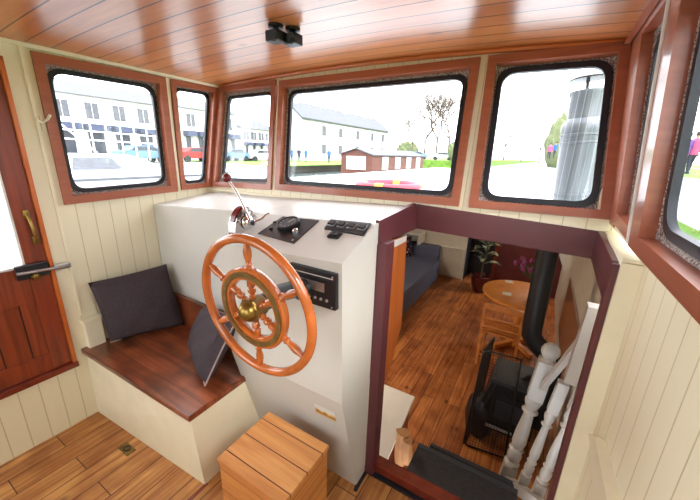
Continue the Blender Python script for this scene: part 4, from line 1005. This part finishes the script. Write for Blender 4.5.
for yy in (45, 50, 56, 62, 67):
    for zz in (1.4, 4.2):
        bm = B(); box(bm, -32.42, -32.36, yy, yy+1.1, zz, zz+1.5); obj('window', bm, 'slate', t)
# hut boat
h0 = P(341, 160, 'z', .62); h0 = V((-18.5, 29.0, 0))
t = thing('brown_hut', 'low red brown timber hut with white windows beside the green', 'hut', (-19, 30, -.35))
pA = P(341, 168, 'y', 27); pB = P(372, 168, 'y', 27)
HX0, HX1 = pA.x, pB.x; zb = -.38; ze = P(341, 154, 'y', 27).z; zr = P(357, 149, 'y', 27).z
L_ = 14
bm = B(); prism(bm, [V((HX0, 27, zb)), V((HX0, 27, ze)), V(((HX0+HX1)/2, 27, zr)), V((HX1, 27, ze)), V((HX1, 27, zb))], (0, L_, 0)); obj('wall', bm, 'brick', t)
bm = B()
for s, xx in ((-1, HX0), (1, HX1)): prism(bm, [V((xx+s*.15, 26.8, ze-.05)), V(((HX0+HX1)/2, 26.8, zr+.02)), V(((HX0+HX1)/2, 26.8, zr+.10)), V((xx+s*.15, 26.8, ze+.03))], (0, L_+.4, 0))
obj('roof', bm, 'slate', t)
bm = B(); box(bm, HX0+.65, HX1-.65, 26.9, 26.99, zb+.55, ze-.15); obj('window', bm, 'render_w', t)
for k in range(4):
    bm = B(); box(bm, HX1+.01, HX1+.08, 29+k*3.1, 30.3+k*3.1, zb+.55, ze-.15); obj('window', bm, 'render_w', t)
# white narrowboat behind hut front
# people
def person(x, y, z, top, legs, rz, lab, h=1.7, group=None, stride=.18):
    t = thing('person', lab, 'person', (x, y, z), group); t.rotation_euler = (0, 0, rz); s = h/1.75; t.scale = (s, s, s); org = ROOT[t.name]
    def tr(bm): bmesh.ops.translate(bm, verts=bm.verts, vec=org); return bm
    bm = B()
    # trunk, neck and head in one lathe-like skin; limbs merged in the same mesh
    def ell(bm, rows):
        L = []
        for (cx, cy, cz, rx, ry) in rows: L.append([bm.verts.new((cx+rx*math.cos(a), cy+ry*math.sin(a), cz)) for a in [2*math.pi*j/14 for j in range(14)]])
        for A, Bq in zip(L, L[1:]):
            for j in range(14): bm.faces.new((A[j], A[(j+1) % 14], Bq[(j+1) % 14], Bq[j]))
        bm.faces.new(L[0][::-1]); bm.faces.new(L[-1])
    ell(bm, [(0, 0, .86, .13, .10), (0, 0, 1.0, .15, .11), (0, 0, 1.2, .16, .11), (0, 0, 1.38, .19, .11), (0, 0, 1.45, .12, .08), (0, 0, 1.49, .055, .055), (0, .0, 1.53, .055, .055), (0, .01, 1.57, .07, .085), (0, .01, 1.65, .078, .095), (0, 0, 1.72, .065, .08), (0, 0, 1.75, .02, .03)])
    body = obj('body', tr(bm), 'skin', t, smooth=True)
    bm = B(); ell(bm, [(0, 0, .80, .18, .135), (0, 0, .98, .175, .13), (0, 0, 1.2, .185, .13), (0, 0, 1.38, .215, .13), (0, 0, 1.46, .13, .10), (0, 0, 1.49, .07, .07)])
    for sx in (-1, 1):
        sw_ = sx*.08; tube(bm, [(sx*.20, 0, 1.40), (sx*.25, sw_*.5, 1.14), (sx*.25, sw_+.05, .90)], [.06, .048, .036], 8)
    obj('jacket', tr(bm), top, t, smooth=True)
    bm = B()
    for sx in (-1, 1):
        sw_ = sx*stride; tube(bm, [(sx*.08, 0, .88), (sx*.085, sw_*.5+.03, .48), (sx*.09, sw_, .08)], [.10, .065, .045], 10); box(bm, sx*.09-.045, sx*.09+.045, sw_-.07, sw_+.17, .0, .08, .02)
    obj('trousers', tr(bm), legs, t, smooth=True)
    bm = B(); ell(bm, [(0, -.02, 1.60, .085, .09), (0, -.015, 1.70, .088, .10), (0, 0, 1.765, .05, .06)]); obj('hair', tr(bm), 'hair', t, smooth=True)
    for sx in (-1, 1):
        bm = B(); q = V((sx*.25, sx*.08+.06, .86)); tube(bm, [q, q+V((0, .01, -.07))], [.03, .035], 8)
        for k in range(4): tube(bm, [q+V((0, -.025+.017*k, -.07)), q+V((0, -.022+.018*k, -.15+.01*abs(k-1.5)))], .008, 5)
        tube(bm, [q+V((0, .03, -.03)), q+V((0, .055, -.09))], .009, 5); obj('hand', tr(bm), 'skin', t, smooth=True)
    return t
# right bank
RB = 1.22
bm = B(); hexa(bm, [(2.2, -30, -.41), (120, -30, -.41), (120, 260, -.41), (6, 260, -.41), (3.0, -30, RB-.02), (120, -30, RB+.02), (120, 260, RB+.02), (6.5, 260, RB-.02)]); obj('right_bank', bm, 'grass', kind='structure', cat='ground')
bm = B(); hexa(bm, [(9.6, -20, RB-.1), (11.2, -20, RB-.1), (12.6, 90, RB-.1), (11.4, 90, RB-.1), (9.6, -20, RB+.03), (11.2, -20, RB+.03), (12.6, 90, RB+.03), (11.4, 90, RB+.03)]); obj('towpath', bm, 'quay', kind='structure', cat='path')
def pp(px, y): return P(px, 160, 'y', y).x
person(pp(682, 19), 19, RB-.01, 'purple', 'jeans', rad(20), 'person in a purple jacket walking on the right bank', 1.62, 'walkers on the right bank')
person(pp(691, 19.3), 19.3, RB-.01, 'pink', 'jeans', rad(10), 'person in a pink jacket walking beside the one in purple', 1.66, 'walkers on the right bank')
person(pp(548, 44), 44, P(548, 159, 'y', 44).z, 'pink', 'jeans', rad(0), 'distant person in a pink jacket on the towpath ahead', 1.7, 'distant walkers on the towpath')
person(pp(553, 45), 45, P(553, 158, 'y', 45).z, 'bluej', 'jeans', rad(30), 'distant person in a blue jacket on the towpath ahead', 1.75, 'distant walkers on the towpath')
for px, yy, mt, lb_ in ((292, 34, 'bluej', 'person in blue standing at the left end of the green'), (299, 34.5, 'jeans', 'person in dark clothes standing left of centre on the green'), (306, 35, 'bluej', 'person in a blue jacket further along the green'), (329, 35.5, 'bluej', 'person in blue close to the gable end of the hut'), (343, 36, 'pink', 'person in red pink above the hut gable')):
    p = P(px, 156, 'y', yy); person(p.x, p.y, QZ+.06, mt, 'jeans', rad(px*7 % 90), lb_, 1.7, 'people standing on the green')
# car row far ahead
for px, mt, lb_ in ((390, 'carwhite', 'distant white car, leftmost in the row below the bare trees'), (417, 'carblue', 'distant blue grey car in the middle of the row below the bare trees'), (443, 'carwhite', 'distant white car, rightmost in the row below the bare trees')):
    p = P(px, 155, 'y', 62); car(p.x, p.y, .9, mt, rad(10), lb_, 1.0, 'distant cars below the trees')
bm = B(); hexa(bm, [(-60, 58, -.41), (-14.5, 58, -.41), (-9, 260, -.41), (-60, 260, -.41), (-60, 58, .9), (-14.5, 58, .85), (-9, 260, .9), (-60, 260, .9)]); obj('far_verge', bm, 'grass', kind='structure', cat='ground')
# trees
def tree(x, y, z, h, lab, seed, sp=1.0, mat='branch', group='bare trees ahead', depth=6):
    rnd = random.Random(seed); t = thing('bare_tree', lab, 'tree', (x, y, z), group)
    bm = B(); tw = B()
    def br(p, d, L, r, k):
        q = p+d*L; tube(bm if k > 2 else tw, [p, (p+q)/2+V((rnd.uniform(-.05, .05),)*3)*L, q], [r, r*.85, r*.7], 5 if k > 2 else 3)
        if k == 0: return
        for _ in range(3 if k > 1 else 4):
            nd = (d+V((rnd.uniform(-1, 1)*.75*sp, rnd.uniform(-1, 1)*.75*sp, rnd.uniform(-.25, .5)))).normalized(); br(q, nd, L*rnd.uniform(.62, .85), r*.62, k-1)
    br(V((x, y, z)), V((0, 0, 1)), h*.30, h*.020, depth)
    obj('trunk', bm, mat, t); obj('twigs', tw, mat, t)
for px, yy, hh, lb_ in ((412, 66, 9.5, 'bare tree at the left end of the clump seen through the widest window'), (424, 70, 13, 'tall bare tree left of centre in the clump'), (436, 72, 14, 'tallest bare tree in the middle of the clump'), (448, 70, 13.5, 'bare tree right of centre in the clump'), (460, 66, 12.5, 'bare tree at the right end of the clump by the window post')):
    p = P(px, 155, 'y', yy); tree(p.x, yy, .9, hh, lb_, px)
for px, yy, hh, lb_ in ((488, 130, 13, 'distant bare tree at the left of the right hand front window'), (504, 120, 15, 'distant bare tree second from the left beyond the canal bend'), (522, 140, 12, 'distant bare tree near the middle of the right hand front window'), (540, 95, 10, 'distant bare tree behind the towpath walkers')):
    p = P(px, 155, 'y', yy); tree(p.x, yy, .5, hh, lb_, px, 1.2, group='distant trees beyond the canal', depth=5)
def bush(px, yy, r, h, z, lab):
    p = P(px, 155, 'y', yy); bm = B(); rnd = random.Random(px)
    bmesh.ops.create_icosphere(bm, subdivisions=4, radius=1)
    for v in bm.verts: v.co = V((v.co.x*r, v.co.y*r, max(0, v.co.z*.6+.5)*h))*(1+.10*math.sin(v.co.x*11)*math.cos(v.co.z*9+v.co.y*7)+rnd.uniform(-.05, .05))
    bmesh.ops.translate(bm, verts=bm.verts, vec=(p.x, yy, z)); obj('bush', bm, 'ever', loc=(p.x, yy, z), label=lab, cat='bush', smooth=True)
bush(407, 68, 2.2, 3.0, .9, 'low green bush at the left foot of the bare tree clump')
bush(456, 60, 1.4, 3.0, .9, 'green bush at the right foot of the bare tree clump')
bush(558, 50, 1.6, 5.5, .6, 'pale green shrub behind the steel chimney')
# moored cruiser beside the left windows
t = thing('moored_cruiser', 'white cabin cruiser moored alongside, outside the left window', 'boat', (-11, 5, -.45))
bm = B(); poly = [V((-10.2, -3, -.45)), V((-10.2, 7.5, -.45)), V((-11.7, 11.0, -.45)), V((-13.2, 7.5, -.45)), V((-13.2, -3, -.45))]
prism(bm, poly, (0, 0, 1.28)); obj('hull', bm, 'hull', t)
bm = B(); prism(bm, [p+V((0.04 if p.x > -11 else -.04, 0, 1.16)) for p in poly], (0, 0, .06)); obj('rubbing_strake', bm, 'slate', t)
bm = B(); hexa(bm, [(-12.9, -1.5, .8), (-10.5, -1.5, .8), (-10.5, 6.6, .8), (-12.9, 6.6, .8), (-12.7, -1.3, 1.35), (-10.9, -1.3, 1.35), (-10.9, 5.3, 1.35), (-12.7, 5.3, 1.35)]); ca = obj('cabin', bm, 'hull', t)
bm = B(); hexa(bm, [(-10.60, 3.7, .98), (-10.58, 3.7, .98), (-10.58, 4.9, .98), (-10.60, 4.9, .98), (-10.86, 3.85, 1.28), (-10.82, 3.85, 1.28), (-10.82, 4.75, 1.28), (-10.86, 4.75, 1.28)]); obj('cabin_window', bm, 'slate', ca)
bm = B(); yy0, yy1 = 3.7, 6.3
for z in (1.75, 1.98, 2.2): tube(bm, [(-11, yy0, z), (-11, yy1, z-.05)], .022, 6)
for k in range(8): yy = yy0+(yy1-yy0)*k/7; tube(bm, [(-11, yy, 1.2), (-11, yy, 2.18)], .022, 6)
tube(bm, [(-11, yy0, 2.2), (-11, yy0+.8, 1.4)], .022, 6)
obj('handrail', bm, 'hull', t)
bm = B(); lathe(bm, [(0, -.32), (.16, -.26), (.2, 0), (.16, .26), (0, .32)], P(14, 224, 'x', -10.0), (0, 1, .2), 18); obj('fender', bm, 'bluefend', t, smooth=True, label='blue fender')
# pale upright rectangle set on posts on the right bank
bm = B(); p = P(690, 180, 'x', 2.0)
t = thing('pale_board', 'pale blue rectangular board standing on the grass by the right window', 'board', (2.6, p.y*1.3, RB-.2))
a_, b2_, c_, d_ = P(672, 185, 'x', 2.6), P(700, 180, 'x', 2.6), P(704, 216, 'x', 2.6), P(664, 214, 'x', 2.6)
bm = B(); yA, yB = max(a_.y, b2_.y), min(a_.y, b2_.y); zA, zB = min(c_.z, d_.z), max(a_.z, b2_.z); box(bm, 2.6, 2.64, yB-1.0, yA, zA, zB, .005); obj('board_face', bm, 'carwhite', t)
for yy in (yB-.8, yA-.1):
    bm = B(); box(bm, 2.6, 2.64, yy, yy+.05, RB-.25, zA); obj('post', bm, 'slate', t)
# right side house
t = thing('grey_house', 'grey roofed white house high beyond the right bank walkers', 'building', (22, 20, RB))
bm = B(); box(bm, 20, 28, 12, 30, RB, 5.5); obj('wall', bm, 'render_w', t)
bm = B(); prism(bm, [V((19.6, 11.6, 5.4)), V((28.4, 11.6, 5.4)), V((24, 11.6, 8.6))], (0, 18.8, 0)); obj('roof', bm, 'slate', t)
tree(9.0, 16, RB, 8, 'bare tree on the right bank above the walkers', 5, group='right bank tree', depth=5)

# ---------------------------------------------------------------- light
w = bpy.data.worlds.new('sky'); bpy.context.scene.world = w; w.use_nodes = True; nt = w.node_tree
bg = nt.nodes['Background']; bg.inputs['Color'].default_value = (.90, .95, 1, 1); bg.inputs['Strength'].default_value = 5.6
S = bpy.data.lights.new('sun', 'SUN'); S.energy = 2.5; S.angle = rad(20); S.color = (1, .96, .9)
so = bpy.data.objects.new('sun', S); C.objects.link(so); so.rotation_euler = (rad(50), 0, rad(70))
sc_ = bpy.context.scene
sc_.view_settings.view_transform = 'Standard'; sc_.view_settings.look = 'None'; sc_.view_settings.exposure = 0.35; sc_.view_settings.gamma = 1
try: sc_.view_settings.use_curve_mapping = False
except Exception: pass
